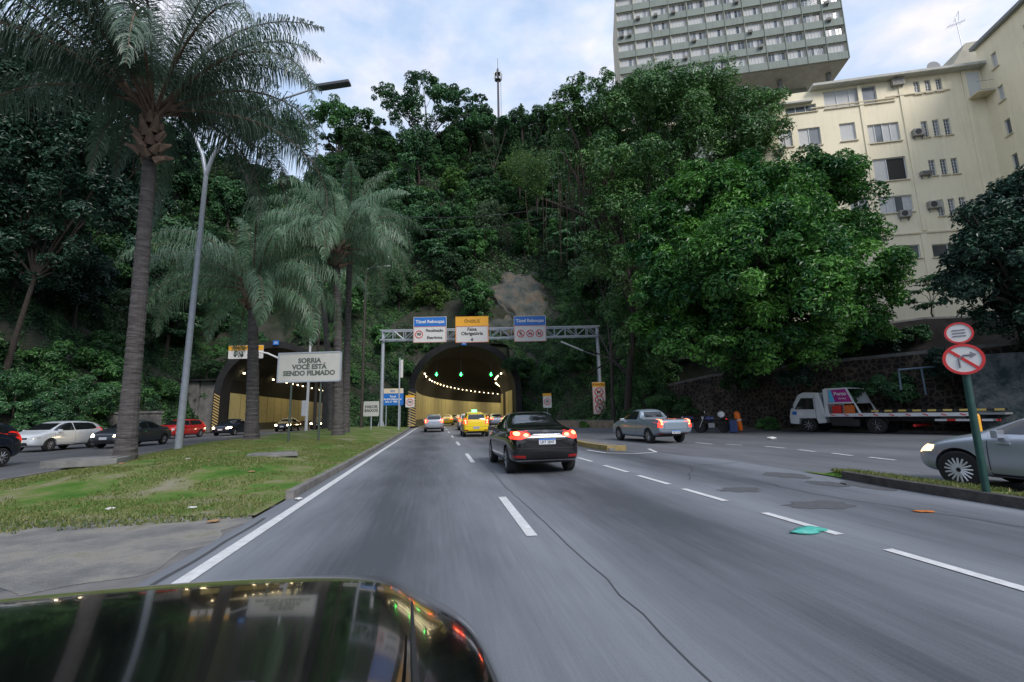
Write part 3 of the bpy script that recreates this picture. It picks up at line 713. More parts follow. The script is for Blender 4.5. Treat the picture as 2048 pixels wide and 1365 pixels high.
# small blue markers over the tunnel crowns
for (px, py, lb) in ((928, 687, 'tiny blue marker plate at the crown of the main tunnel arch'), (552, 686, 'tiny blue marker plate at the crown of the left tunnel arch')):
    p = PY(px, py, 54.6); r = thing('marker_plate', lb, 'marker', p, 0, 'blue marker plates over the tunnels')
    MB().box((0, 0, 0), (.62, .06, .5)).build('plate', M_blue, r, bevel=.01); text('lettering', 'A2', .3, M_white, r, (0, -.034, 0), .02, .002)

# no turning / no parking signs on the green pole
gp = G(1975, 992, .1)
r = thing('sign_pole', 'two round red rimmed signs on a green pole at the right', 'road sign', (gp.x, gp.y, .08), -YAW - .72)
dpt = (R3.inverted() @ (gp - CAMP)).z * -1
def at_dep(px, py): return loc_in(r, P(px, py, dpt))
M_gpole = mat('green_pole_paint', (.012, .06, .05), .5, noise=.3, nscale=6)
ptop = at_dep(1915, 640)
MB().tube([(0, .05, -.1), (0, .05, at_dep(1915, 660).z)], .048, 10).build('pole', M_gpole, r, smooth=True)
for (px, py, rad, kind) in ((1921, 715, .235, 0), (1913, 659, .165, 1)):
    c = at_dep(px, py); b = MB(); disc(b, 0, c.z, rad, -.035, -.02, 36); b.build('sign_disc', M_signw, r)
    b = MB(); ring(b, 0, c.z, rad, rad * .84, -.045, -.036, 36)
    if kind == 0: b.box((0, -.04, c.z), (rad * 1.75, .006, rad * .17), rot=Matrix.Rotation(pi / 4, 3, 'Y'))
    b.build('red_ring', M_red, r)
    b = MB()
    if kind == 0:
        b.tube([(-.05, -.04, c.z - .12), (-.05, -.04, c.z + .01), (.01, -.04, c.z + .06), (.08, -.04, c.z + .06)], .014, 6); b.add([(.08, -.045, c.z + .11), (.08, -.045, c.z + .01), (.15, -.045, c.z + .06)], [(0, 1, 2)])
    else:
        for k in range(3): b.box((0, -.04, c.z + .045 - k * .045), (.15, .006, .014))
    b.build('symbol', mat('symbol_grey', (.2, .2, .22), .6), r)
    MB().box((0, 0, c.z), (.12, .04, .08)).build('clamp', M_galv, r)
yb = G(1965, 868, .1)
bp_ = P(1960, 868, 18)
r = thing('bollard', 'short yellow bollard standing beyond the green pole', 'bollard', (bp_.x, bp_.y, 0), 0)
MB().lathe([(0, .09), (.05, .09), (.95, .09), (1.02, .07), (1.05, .03)], (0, 0, 0), 'z', 16).build('body', M_yel, r, smooth=True)
MB().lathe([(0, .15), (.06, .15)], (0, 0, 0), 'z', 16).build('base', M_blk, r)

# ------------------------------------------------------------------ street lamps, poles, mast, cable
lb_ = P(357, 893, 20.0)
r = thing('street_lamp', 'tall grey Y shaped twin arm street lamp on the median', 'street lamp', (lb_.x, lb_.y, .25), -YAW)
Lp = lambda px, py: loc_in(r, P(px, py, 20.0))
fk = Lp(412, 352); MB().tube([(0, 0, -.1), fk * .5 + Vector((0, 0, 0)), fk], [.15, .12, .09], 14).build('pole', M_galv, r, smooth=True)
MB().tube([fk, Lp(405, 310), Lp(388, 270), Lp(368, 246), Lp(300, 205), Lp(200, 165)], [.09, .08, .07, .06, .045, .04], 10).build('arm', M_galv, r, smooth=True)
MB().tube([fk, Lp(425, 315), Lp(450, 275), Lp(490, 240), Lp(560, 200), Lp(640, 174)], [.09, .08, .07, .06, .045, .04], 10).build('arm', M_galv, r, smooth=True)
for (a, b_) in (((635, 176), (700, 166)), ((205, 167), (160, 150))):
    A, B = Lp(*a), Lp(*b_); d = (B - A); q = d.to_track_quat('X', 'Z').to_matrix()
    MB().box((A + B) / 2, (d.length, .34, .14), rot=q).build('lamp_head', mat('lamp_housing', (.06, .065, .08), .5), r, bevel=.03)
def simple_pole(px, pyb, pyt, dep, label, lamp=False, rad=.12, m=M_bark, name='utility_pole', z0=.2):
    b0 = P(px, pyb, dep); t = P(px, pyt, dep)
    r = thing(name, label, 'pole', (b0.x, b0.y, z0), -YAW); hh = t.z - z0
    MB().tube([(0, 0, -.2), (0, 0, hh)], [rad, rad * .7], 10).build('pole', m, r, smooth=True)
    if lamp:
        MB().tube([(0, 0, hh - .1), (.6, 0, hh + .2), (1.9, 0, hh + .3)], .04, 6).build('arm', M_galv, r); MB().box((2.2, 0, hh + .3), (.8, .3, .12)).build('lamp_head', M_white, r, bevel=.03)
    return r
M_pole = mat('dark_weathered_pole', (.06, .05, .042), .85, noise=.4, nscale=6)
simple_pole(722, 862, 522, 46, 'thin dark pole with a white lamp arm behind the palms', True, .15, M_pole)
simple_pole(628, 862, 545, 44, 'thin dark pole without arm behind the notice board', False, .16, M_pole)
mt = P(997, 225, 118); mtz = P(995, 112, 118).z
r = thing('antenna_mast', 'slender telecom mast with antennas on the hill skyline', 'mast', (mt.x, mt.y, mt.z - 14), -YAW)
hh = mtz - r.location.z
b = MB().tube([(0, 0, 0), (0, 0, hh * .8), (0, 0, hh - 1.8)], [.34, .26, .2], 10).build('pole', mat('mast_dark', (.05, .05, .055), .6), r, smooth=True)
b = MB()
for z in np.arange(2, hh - 3, .6): b.box((.62, 0, z), (.35, .04, .04))
b.tube([(.75, 0, 0), (.75, 0, hh - 3)], .035, 5); b.build('ladder', M_pole, r)
b = MB()
for z in (hh - 5.2, hh - 3.4): b.lathe([(0, .85), (.08, .85)], (0, 0, z), 'z', 14)
b.build('platform', M_back, r)
for k in range(6):
    a = k * pi / 3 + .3; MB().box((1.0 * cos(a), 1.0 * sin(a), hh - 4.0), (.2, .2, 2.0), a).build('antenna_panel', M_signw if k % 2 else M_back, r)
MB().tube([(0, 0, hh - 1.8), (0, 0, hh + 1.2)], .06, 6).build('lightning_rod', M_pole, r)
b = MB()
pa, pb = P(560, 405, 30), P(1180, 395, 44)
for s in (0, .6):
    pts = [pa.lerp(pb, t / 20) - Vector((0, 0, (2.2 + s) * 4 * (t / 20) * (1 - t / 20) * .7 + s)) for t in range(21)]
    b.tube(pts, .028, 5)
o = b.build('overhead_cable', M_blk); tag(o, 'pair of thin dark cables sagging across the forest above the gantry', 'cable')

# ------------------------------------------------------------------ vegetation
def unit(a): return a / (np.linalg.norm(a, axis=1, keepdims=True) + 1e-9)
def leaf_quads(c, nrm, size, r, aspect=.5, fold=.18):
    """one folded kite per leaf: base, left, tip, right"""
    n = len(c); t = unit(np.cross(nrm, r.normal(0, 1, (n, 3)))); b = np.cross(nrm, t); s = size[:, None]
    V = np.stack([c - t * s * .5, c + b * s * aspect * .5 + nrm * s * fold * .5, c + t * s * .55 - nrm * s * fold, c - b * s * aspect * .5 + nrm * s * fold * .5], 1).reshape(-1, 3)
    return V, np.arange(n * 4).reshape(-1, 4)
def crown(blobs, n, size, seed, clumps=14, cr=.34, fill=.25, aspect=.5, up=.5, flat=1.0):
    """blobs: (x,y,z,rx,ry,rz). Leaves sit in many clumps spread over and in each blob."""
    r = np.random.default_rng(seed); B = np.array(blobs, float); vol = (B[:, 3] * B[:, 4] * B[:, 5]) ** (2 / 3); k = np.maximum((vol / vol.sum() * n).astype(int), 40)
    C = []; N = []; T = []
    for bl, m in zip(B, k):
        K = clumps; u = unit(r.normal(0, 1, (K, 3))); u[:, 2] = np.where(u[:, 2] < -.55, -u[:, 2], u[:, 2]); rad = np.where(r.random(K) < fill, r.uniform(.35, .7, K), r.uniform(.78, 1.05, K))
        cc = u * rad[:, None]; ct = r.normal(.5, .2, K); cs = r.uniform(.65, 1.3, K) * cr
        idx = r.integers(0, K, m); v = unit(r.normal(0, 1, (m, 3))); v[:, 2] = np.abs(v[:, 2]) * np.where(r.random(m) < .75, 1, -1)
        rr = r.uniform(.55, 1.05, m) ** .6 * cs[idx]
        loc = cc[idx] + v * rr[:, None] * np.array([1, 1, flat]); R = bl[3:6]
        C.append(bl[:3] + loc * R); nn = v * .8 + u[idx] * .25 + np.array([0, 0, up]) + r.normal(0, .42, (m, 3)); N.append(unit(nn))
        T.append(np.clip(ct[idx] + r.normal(0, .16, m), 0, 1))
    C = np.vstack(C); N = np.vstack(N); T = np.concatenate(T)
    V, F = leaf_quads(C, N, size * r.uniform(.65, 1.3, len(C)), r, aspect); return V, F, np.repeat(T, 4)
def limbs(b, base, blobs, r0, seed, split=.35, wob_=.12):
    rr = random.Random(seed); top = max(q[2] for q in blobs); bx, by, bz = base
    cx = sum(q[0] for q in blobs) / len(blobs); cy = sum(q[1] for q in blobs) / len(blobs)
    fz = bz + (top - bz) * split; f = Vector((bx + (cx - bx) * .4, by + (cy - by) * .4, fz))
    b.tube([(bx, by, bz - .4), (bx, by, bz + .15), Vector((bx, by, bz)).lerp(f, .5) + Vector((rr.uniform(-1, 1), rr.uniform(-1, 1), 0)) * wob_, f], [r0 * 1.35, r0 * 1.1, r0 * .85, r0 * .7], 9)
    for q in blobs:
        e = Vector(q[:3]); m = f.lerp(e, .5) + Vector((rr.uniform(-1, 1), rr.uniform(-1, 1), rr.uniform(-.5, 1))) * wob_ * 3
        b.tube([f, m, e], [r0 * .5, r0 * .32, r0 * .1], 6)
        for k in range(3):
            d = Vector((rr.uniform(-1, 1) * q[3], rr.uniform(-1, 1) * q[4], rr.uniform(-.2, 1) * q[5])) * .8
            b.tube([m.lerp(e, .5), e + d], [r0 * .18, r0 * .04], 5)
    return b
LM_dark = leafmat('leaf_dark_green', (.018, .066, .030), (.085, .215, .075), .42, .18, .4)
LM_mid = leafmat('leaf_mid_green', (.022, .082, .028), (.105, .26, .07), .45, .22, .35)
LM_yell = leafmat('leaf_yellow_green', (.04, .12, .028), (.17, .32, .07), .5, .3, .3)
LM_bright = leafmat('leaf_bright_green', (.012, .085, .024), (.145, .36, .06), .4, .2, 0)
LM_ficus = leafmat('leaf_ficus', (.028, .095, .03), (.15, .31, .085), .38, .15, 0)
LM_under = leafmat('leaf_undergrowth', (.016, .062, .026), (.10, .23, .07), .5, .2, 0)
LM_black = leafmat('leaf_blackish_and_shaded', (.008, .032, .022), (.035, .095, .055), .4, .12, .3)  # own dark tone of the right tree; on the left slope, painted shade
LM_olive = leafmat('leaf_olive', (.035, .075, .04), (.12, .19, .09), .55, .2, .3)

def ball_blobs(r, n, R, h, seed, zr=.7):
    q = random.Random(seed); out = [(0, 0, h, R * .8, R * .8, R * .65), (0, 0, h * .55, R * .75, R * .75, R * .6)]
    for i in range(n):
        a = q.uniform(0, 2 * pi); d = q.uniform(.35, .75) * R; out.append((d * cos(a), d * sin(a), h + q.uniform(-.5, .55) * R * zr, R * q.uniform(.35, .55), R * q.uniform(.35, .55), R * q.uniform(.3, .48)))
    return out
PROTO = []
def proto(name, label, blobs, n, size, m, seed, r0=.22, cat='tree', group=None, **kw):
    root = thing(name, label, cat, (0, 0, -500), 0, group)
    limbs(MB(), (0, 0, 0), blobs, r0, seed).build('trunk', M_bark, root, smooth=True)
    V, F, T = crown(blobs, n, size, seed, **kw); npmesh('crown', V, F, m, root, T); return root
pr = {}
pr['a'] = proto('broadleaf_tree', 'dense dark green rounded tree on the steep forested hillside', ball_blobs(0, 7, 3.6, 6.4, 1), 11000, .36, LM_dark, 1, group='dark rounded trees on the hillside')
pr['b'] = proto('broadleaf_tree', 'mid green leafy tree with a lumpy crown on the forested hillside', ball_blobs(0, 9, 3.3, 5.4, 2), 11000, .34, LM_mid, 2, group='mid green trees on the hillside')
pr['c'] = proto('broadleaf_tree', 'lighter yellow green tree standing among darker trees on the hillside', ball_blobs(0, 6, 2.6, 4.8, 3), 8000, .32, LM_yell, 3, group='yellow green trees on the hillside')
pr['d'] = proto('broadleaf_tree', 'greyish olive open crowned tree on the hillside', ball_blobs(0, 8, 3.0, 5.0, 4), 7000, .26, LM_olive, 4, group='olive trees on the hillside', cr=.42)
pr['e'] = proto('layered_tree', 'tall tree with dark layered branches on the hillside', [(random.Random(i).uniform(-1.6, 1.6), random.Random(i + 9).uniform(-1.6, 1.6), 3 + i * 1.15, 2.9 - i * .22, 2.9 - i * .22, .8) for i in range(8)], 10000, .38, LM_dark, 5, group='layered trees on the hillside')
pr['f'] = proto('broadleaf_tree', 'broad tree with shade in its leaf colour', ball_blobs(0, 8, 3.7, 5.6, 11), 12000, .34, LM_black, 11, group='shade-darkened trees behind the near palm')  # left slope variant, the slope's shade is put into its leaf colour
pr['s'] = proto('hillside_shrub', 'low dark leafy shrub at the foot of the forested hillside', [(0, 0, 1.0, 1.7, 1.5, 1.1), (1.1, .3, .8, 1.1, 1.0, .8), (-1.0, -.2, .9, 1.2, 1.1, .9), (.2, -.5, 1.7, 1.0, .9, .8)], 6000, .24, LM_mid, 6, r0=.08, cat='shrub', group='shrubs at the foot of the hillside')
xr = PY(1052, 600, 66)
def in_rock(x, z, grow=0): return ((x - xr.x) / (5.2 + grow)) ** 2 + ((z - xr.z - 0) / (6.2 + grow)) ** 2 < 1
def proj(p):
    c = R3.inverted() @ (Vector(p) - CAMP)
    return (1024 + FPX * c.x / -c.z, 682.5 - FPX * c.y / -c.z, -c.z) if c.z < -.1 else (-9999, -9999, -1)
q = random.Random(21); placed = []
def try_place(n, dmin, dmax, spacing, kinds, wts, smin, smax, xlim=(-70, 62), ylim=(-5, 112), front=False):
    cnt = 0
    for _ in range(n):
        x = q.uniform(*xlim); y = q.uniform(*ylim); d = float(foot_dist(np.array([x]), np.array([y]))[0])
        if d < dmin or d > dmax: continue
        z = hz(x, y); u, v, dep = proj((x, y, z + 4))
        if dep < 3 or u < -140 or u > 1420 or foot_dist(np.array([x]), np.array([y]))[0] > 12 and x - max(0, y - 44) * .72 > 19: continue
        if in_rock(x, z, 1.5) or in_rock(x, z + 5, 1.0): continue
        if any(abs(x - xc) < hw + 1.5 and y < 66 and z < top + 1.5 for xc, hw, top in BORES): continue
        if any((x - a) ** 2 + (y - b) ** 2 < (spacing * .5 + s_ * .5) ** 2 for a, b, s_ in placed): continue
        k = q.choices(kinds, wts)[0]; k = 'f' if (u < 330 and k in 'abe' and q.random() < .8) else k; o = copy_tree(pr[k]) if k in used_k else pr[k]; used_k.add(k)  # left slope: most dark and mid trees swapped for the shade-coloured variant
        s = q.uniform(smin, smax); o.location = (x, y, z - .3); o.rotation_euler = (q.uniform(-.08, .08), q.uniform(-.08, .08), q.uniform(0, 6.28)); o.scale = (s, s, s * q.uniform(.9, 1.2))
        placed.append((x, y, spacing)); cnt += 1
        hz_ = ('behind the near palm' if u < 330 else 'over the left tunnel' if u < 700 else 'straight above the gantry' if u < 960 else 'between gantry and ficus' if u < 1180 else 'behind the ficus'); vt = 'high' if v < 330 else 'halfway up' if v < 520 else 'low'
        kk = {'a': 'dark rounded tree', 'b': 'mid green lumpy tree', 'c': 'yellow green tree', 'd': 'olive open tree', 'e': 'dark layered tree', 'f': 'shade-darkened broad tree', 's': 'low dark leafy shrub'}[k]
        lbls.setdefault('%s %s the slope %s' % (kk, 'high on' if v < 330 else 'halfway up' if v < 520 else 'low on', hz_), []).append((u, o))
    return cnt
used_k = set(); lbls = {}
n1 = try_place(11000, 5.5, 60, 4.15, 'abcde', (5, 5, 1.6, 1.6, 2), .75, 1.25)
n2 = try_place(2600, 1.2, 6.5, 2.7, 's', (1,), .7, 1.35, xlim=(-60, 22), ylim=(0, 66))
ORD = 'first second third fourth fifth sixth seventh eighth ninth tenth eleventh twelfth thirteenth fourteenth fifteenth sixteenth seventeenth eighteenth nineteenth twentieth'.split()
for lb_k, mem in lbls.items():
    mem.sort(key=lambda t: t[0])
    for i_, (_, o) in enumerate(mem): o['label'] = lb_k if len(mem) == 1 else lb_k + (', %s from left' % ORD[i_] if i_ < 20 else ', near its right end')

# creepers and undergrowth over the slopes: one mass
def area_sample(n, sel, seed):
    r = np.random.default_rng(seed); Q = TV[TF[sel]]; a = Q[:, 0]; e1 = Q[:, 1] - a; e2 = Q[:, 3] - a
    nn = np.cross(e1, e2); ar = np.linalg.norm(nn, axis=1); i = r.choice(len(Q), n, p=ar / ar.sum()); u, v = r.random((2, n, 1))
    p = a[i] * (1 - u) * (1 - v) + Q[:, 1][i] * u * (1 - v) + Q[:, 2][i] * u * v + Q[:, 3][i] * (1 - u) * v; return p, unit(nn[i]), r
cc = TV[TF].mean(1); dd = foot_dist(cc[:, 0], cc[:, 1])
sel = np.where((dd > -.5) & (dd < 15) & (cc[:, 1] > 2) & (cc[:, 1] < 85) & (cc[:, 0] > -62) & (cc[:, 0] < 21.5))[0]
p, nn, r = area_sample(330000, sel, 5)
sel2 = np.where((dd > 13) & (dd < 60) & (cc[:, 1] > 2) & (cc[:, 1] < 120) & (cc[:, 0] > -75) & (cc[:, 0] - np.maximum(0, cc[:, 1] - 44) * .72 < 17))[0]
pf, nf_, _ = area_sample(150000, sel2, 15)
u = vnoise(p[:, 0] * 1.3 + p[:, 2], p[:, 1] + p[:, 2] * .8, 2.0, 4); u2 = vnoise(p[:, 0] + p[:, 2] * .7, p[:, 1] - p[:, 2], .8, 9)
rock = ((p[:, 0] - xr.x) / 4.6) ** 2 + ((p[:, 2] - xr.z + .3) / 5.6) ** 2
keep = (u * .6 + u2 * .4 > .22) & ~((rock < 1) & (r.random(len(p)) > .08 + .5 * (u2 > .62)))
for xc, hw, top in BORES: keep &= ~((np.abs(p[:, 0] - xc) < hw + .9) & (p[:, 2] < top + .5) & (p[:, 1] < 64))
p, nn, u, u2 = p[keep], nn[keep], u[keep], u2[keep]; r = np.random.default_rng(6); m = len(p)
lift = (u - .3) * 1.5 * r.random(m) + .05
V, F = leaf_quads(p + nn * lift[:, None] + r.normal(0, .08, (m, 3)), unit(nn * .9 + r.normal(0, .5, (m, 3)) + [0, 0, .4]), r.uniform(.13, .32, m), r)
rockf = ((pf[:, 0] - xr.x) / 4.4) ** 2 + ((pf[:, 2] - xr.z + .3) / 5.4) ** 2 < 1; pf, nf_ = pf[~rockf], nf_[~rockf]; mf = len(pf); uf = vnoise(pf[:, 0] + pf[:, 2] * .7, pf[:, 1] - pf[:, 2], 1.7, 9)
V3, F3 = leaf_quads(pf + nf_ * (r.random(mf) * (.3 + uf * 2.2))[:, None], unit(nf_ * .8 + r.normal(0, .5, (mf, 3)) + [0, 0, .4]), r.uniform(.3, .6, mf), r); F = np.vstack([F, F3 + len(V)]); V = np.vstack([V, V3]); u2 = np.concatenate([u2, uf]); m += mf
o = npmesh('hillside_undergrowth', V, F, LM_under, tint=np.repeat(np.clip(u2 + r.normal(0, .2, m), 0, 1), 4), kind='stuff'); tag(o, 'creepers and leafy undergrowth covering the steep slope around the tunnels', 'undergrowth')
# exposed rock face over the tunnel: a lumpy boulder-like outcrop
M_rock = blend_ground('exposed_rock', [(.03, .04, .035), (.075, .085, .078), (.12, .105, .085), (.19, .135, .10)], .5, [.32, .46, .58, .74], .9, extra=5)
bm = bmesh.new(); bmesh.ops.create_icosphere(bm, subdivisions=5, radius=1)
for v in bm.verts:
    c = v.co.copy(); k = 1 + .26 * (float(vnoise(c.x * 3 + c.z * 2, c.y * 3 + c.z, 1.1, 31)) - .5) * 2 + .12 * (float(vnoise(c.x * 9 + c.z * 6, c.y * 9, .6, 32)) - .5)
    v.co = Vector((c.x * 6.6, c.y * 1.3, c.z * 7.2)) * k + Vector((0, (float(vnoise(c.x * 6, c.z * 6, .8, 35)) - .5) * 1.0, 0))
for f in bm.faces: f.smooth = True
me = bpy.data.meshes.new('rock_outcrop'); bm.to_mesh(me); bm.free(); me.materials.append(M_rock)
o = bpy.data.objects.new('rock_outcrop', me); COL.objects.link(o); o.location = (xr.x, 66.9, xr.z - .8); o.rotation_euler = (-.62, 0, 0)
tag(o, 'bare brown and grey rock face above the main tunnel', 'rock')

def special_tree(name, label, px, py_base, dep, blobs_px, n, size, m, seed, r0, base=None, tname='trunk', **kw):
    """blobs_px: (px, py, radius px, relative depth offset, squash)"""
    bs = []; 
    bpos = P(px, py_base, dep) if base is None else Vector(base); root = thing(name, label, 'tree', bpos)
    for (u_, v_, rp, dd_, sq) in blobs_px:
        c = P(u_, v_, dep + dd_) - bpos; R = rp / FPX * (dep + dd_); bs.append((c.x, c.y, c.z, R, R, R * sq))
    limbs(MB(), (0, 0, 0), bs, r0, seed).build(tname, M_bark, root, smooth=True)
    V, F, T = crown(bs, n, size, seed, **kw); npmesh('crown', V, F, m, root, T); return root, bs
# big bright tree over the retaining wall
DB = 29
base = P(1480, 800, DB + 1.5); base.z = 3.6
special_tree('broad_tree', 'huge rounded bright green tree leaning over the stone wall', 0, 0, DB, [
    (1520, 550, 150, 0, 1), (1400, 470, 105, 0, 1), (1620, 430, 105, 1, 1), (1660, 560, 110, 0, 1), (1390, 600, 110, -1, 1), (1480, 420, 90, 0, 1), (1540, 660, 110, -2, .8), (1660, 660, 90, -1, .75),
    (1400, 690, 80, -2, .6), (1345, 540, 75, -1, 1), (1555, 400, 70, -2, .8), (1700, 490, 70, 1, 1), (1330, 640, 60, -1, .9), (1500, 540, 110, -5, 1), (1600, 600, 90, -5, 1), (1430, 560, 80, -5, 1), (1735, 590, 55, 0, .9), (1560, 490, 80, -5, 1), (1310, 480, 60, 0, 1), (1400, 390, 60, 0, .9), (1320, 590, 60, -2, 1), (1350, 690, 60, -2, .8), (1740, 660, 45, 0, .8), (1560, 710, 90, -2, .55), (1650, 380, 70, 1, .8), (1470, 710, 70, -3, .6)],
    190000, .26, LM_bright, 41, .45, base=base, clumps=38, cr=.27, fill=.12, aspect=.45, up=.55)
# ficus with hanging roots behind it
DF = 41
base = P(1235, 560, DF); 
fr, fb = special_tree('ficus_tree', 'tall ficus with hanging aerial roots and pointed glossy leaf sprays', 0, 0, DF, [
    (1300, 260, 105, 0, .9), (1400, 250, 105, 0, .8), (1190, 270, 80, 0, .9), (1480, 260, 85, 1, .8), (1150, 250, 50, 0, 1), (1300, 200, 60, 0, .9), (1380, 190, 55, 0, .8), (1240, 360, 90, 1, .9), (1340, 380, 110, 2, 1), (1450, 340, 90, 1, 1),
    (1160, 340, 60, 0, .8), (1520, 230, 50, 2, .8), (1270, 460, 80, 2, 1), (1215, 540, 65, 1, 1), (1130, 215, 32, -1, 1), (1160, 190, 28, -1, 1.3), (1205, 180, 26, -1, 1.4), (1500, 330, 60, 0, 1), (1235, 430, 62, -5, .9), (1225, 330, 62, -5, .9), (1300, 340, 60, -5, .9), (1200, 500, 40, -4, .9), (1260, 540, 55, -5, .9), (1250, 620, 50, 4, 1), (1280, 700, 50, -1, 1), (1540, 270, 35, 0, .8)],
    132000, .34, LM_ficus, 43, .32, base=(base.x, base.y, hz(base.x, base.y)), clumps=30, cr=.28, fill=.25, aspect=.3, up=.65)
b = MB(); q2 = random.Random(5)
for i in range(50):
    px = q2.gauss(1160, 35); py0 = q2.uniform(300, 400); py1 = py0 + q2.uniform(50, 190)
    a = P(px, py0, DF - 2 + q2.uniform(-1.5, 1.5)) - fr.location; e = P(px + q2.uniform(-6, 6), py1, DF - 2) - fr.location; e.x, e.y = a.x + q2.uniform(-.3, .3), a.y + q2.uniform(-.3, .3)
    b.tube([a, a.lerp(e, .5) + Vector((q2.uniform(-.15, .15), 0, 0)), e], [.024, .02, .010], 4)
M_root = mat('aerial_root', (.06, .04, .03), .9, noise=.3)
tag(b.build('aerial_root', M_root, fr), kind='stuff')
b = MB()
for pts in ([(1235, 560), (1190, 440), (1150, 350), (1120, 300)], [(1235, 560), (1230, 420), (1190, 300)], [(1190, 440), (1140, 420), (1090, 400)], [(1190, 440), (1175, 380)]):
    b.tube([P(u_, v_, DF - 2.2) - fr.location for u_, v_ in pts], [.2, .14, .10, .06][:len(pts)], 7)
b.build('limb', M_bark, fr, smooth=True)
# green mass hanging down the cliff between tunnel and wall
base = P(1225, 800, 41); base.z = max(.5, hz(base.x, base.y))
special_tree('creeper_tree', 'vine covered tree hanging down the cliff right of the gantry', 0, 0, 42, [(1262, 640, 52, 1, 1.2), (1275, 720, 50, 0, 1.2), (1270, 790, 40, -1, 1), (1310, 700, 50, -1, 1), (1200, 560, 45, 14, 1), (1165, 620, 40, 16, 1.2), (1300, 790, 35, -2, .9), (1165, 700, 38, 15, 1.3), (1230, 620, 40, 12, 1.2), (1150, 780, 34, 15, 1.2)],
    34000, .22, LM_mid, 47, .2, base=base, clumps=26, cr=.3)
# right dark tree
base = P(2090, 840, 21); base.z = 3.4
special_tree('dark_tree', 'dark leafy tree at the right edge in front of the cream building', 0, 0, 20, [
    (2030, 520, 105, 0, 1), (2000, 440, 70, 0, .8), (2060, 400, 70, 0, .8), (1975, 570, 75, 0, .9), (2100, 500, 130, 1, 1), (2050, 630, 75, 0, .8), (1990, 510, 70, -1, .9), (2130, 620, 95, 0, 1), (2100, 690, 50, 0, .6), (1955, 500, 38, -1, .7), (1935, 590, 40, 0, .7), (1945, 430, 22, -1, .7)],
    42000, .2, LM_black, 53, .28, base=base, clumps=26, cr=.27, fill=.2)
# thin sapling on the wall
base = P(1868, 642, 33)
special_tree('sapling', 'thin sapling with sparse flat leaves before the cream building', 0, 0, 33, [(1868, 560, 30, 0, .3), (1835, 585, 24, 0, .25), (1895, 580, 24, 0, .25), (1860, 610, 26, 0, .22), (1820, 606, 16, 0, .3), (1885, 548, 18, 0, .3)], 900, .26, LM_dark, 57, .06, base=base, clumps=9, cr=.4)
# skyline trees
SK = 100
def sky_tree(label, px, pyb, blobs, n, m, seed, dep=SK, size=.5, name='skyline_tree', r0=.3, **kw):
    b0 = P(px, pyb, dep); b0.z = hz(b0.x, b0.y) - .2; return special_tree(name, label, 0, 0, dep, blobs, n, size, m, seed, r0, base=b0, **kw)
sky_tree('broad domed tree with gaps standing highest on the skyline', 850, 290, [(850, 195, 46, 0, .7), (800, 205, 34, 0, .7), (895, 205, 36, 0, .7), (765, 190, 22, 0, .8), (925, 200, 24, 0, .7), (845, 168, 26, 0, .5), (875, 180, 26, 0, .6), (820, 235, 40, 0, .7), (890, 240, 38, 0, .6), (940, 220, 16, 0, .6)], 15000, LM_dark, 61, clumps=12, cr=.33)
sky_tree('rounded tree on the skyline left of the domed tree', 670, 290, [(665, 225, 32, 0, .8), (700, 235, 26, 0, .8), (635, 240, 26, 0, .8), (735, 245, 24, 0, .7), (680, 260, 36, 0, .8)], 9000, LM_mid, 62)
sky_tree('small conical tree beside the antenna mast', 1043, 270, [(1043, 258, 16, 0, 1), (1043, 238, 11, 0, 1.2), (1043, 220, 6, 0, 1.6)], 2500, LM_mid, 63, size=.36)
sky_tree('airy dark tree on the skyline between the mast and the ficus', 1085, 280, [(1080, 235, 24, 0, .7), (1105, 225, 18, 0, .7), (1065, 245, 18, 0, .8), (1095, 255, 28, 0, .9)], 4500, LM_dark, 64)
sky_tree('low tree on the skyline under the antenna mast', 985, 280, [(985, 248, 28, 0, .7), (960, 250, 22, 0, .8), (1015, 252, 20, 0, .8)], 5000, LM_dark, 65)
sky_tree('dark tree on the skyline behind the near palm crown', 500, 330, [(480, 250, 60, 0, .9), (540, 260, 50, 0, .9), (430, 230, 60, 0, .9), (580, 275, 45, 0, .8)], 15000, LM_dark, 66, dep=85)
sky_tree('tall dark tree filling the upper left edge of the forest', 60, 420, [(150, 250, 110, 0, .9), (60, 200, 110, 0, .9), (240, 210, 90, 0, .9), (330, 210, 70, 0, .9), (100, 330, 120, 0, .9), (0, 280, 120, 0, 1), (230, 320, 90, 0, .9), (330, 290, 70, 0, .9), (50, 440, 110, 0, .9), (170, 430, 90, -1, .9), (260, 410, 70, 0, .9), (-20, 420, 110, 0, .9), (110, 520, 80, -1, .8), (20, 540, 80, 0, .8)], 75000, LM_black, 67, dep=36, size=.30, clumps=24, cr=.27, r0=.2)
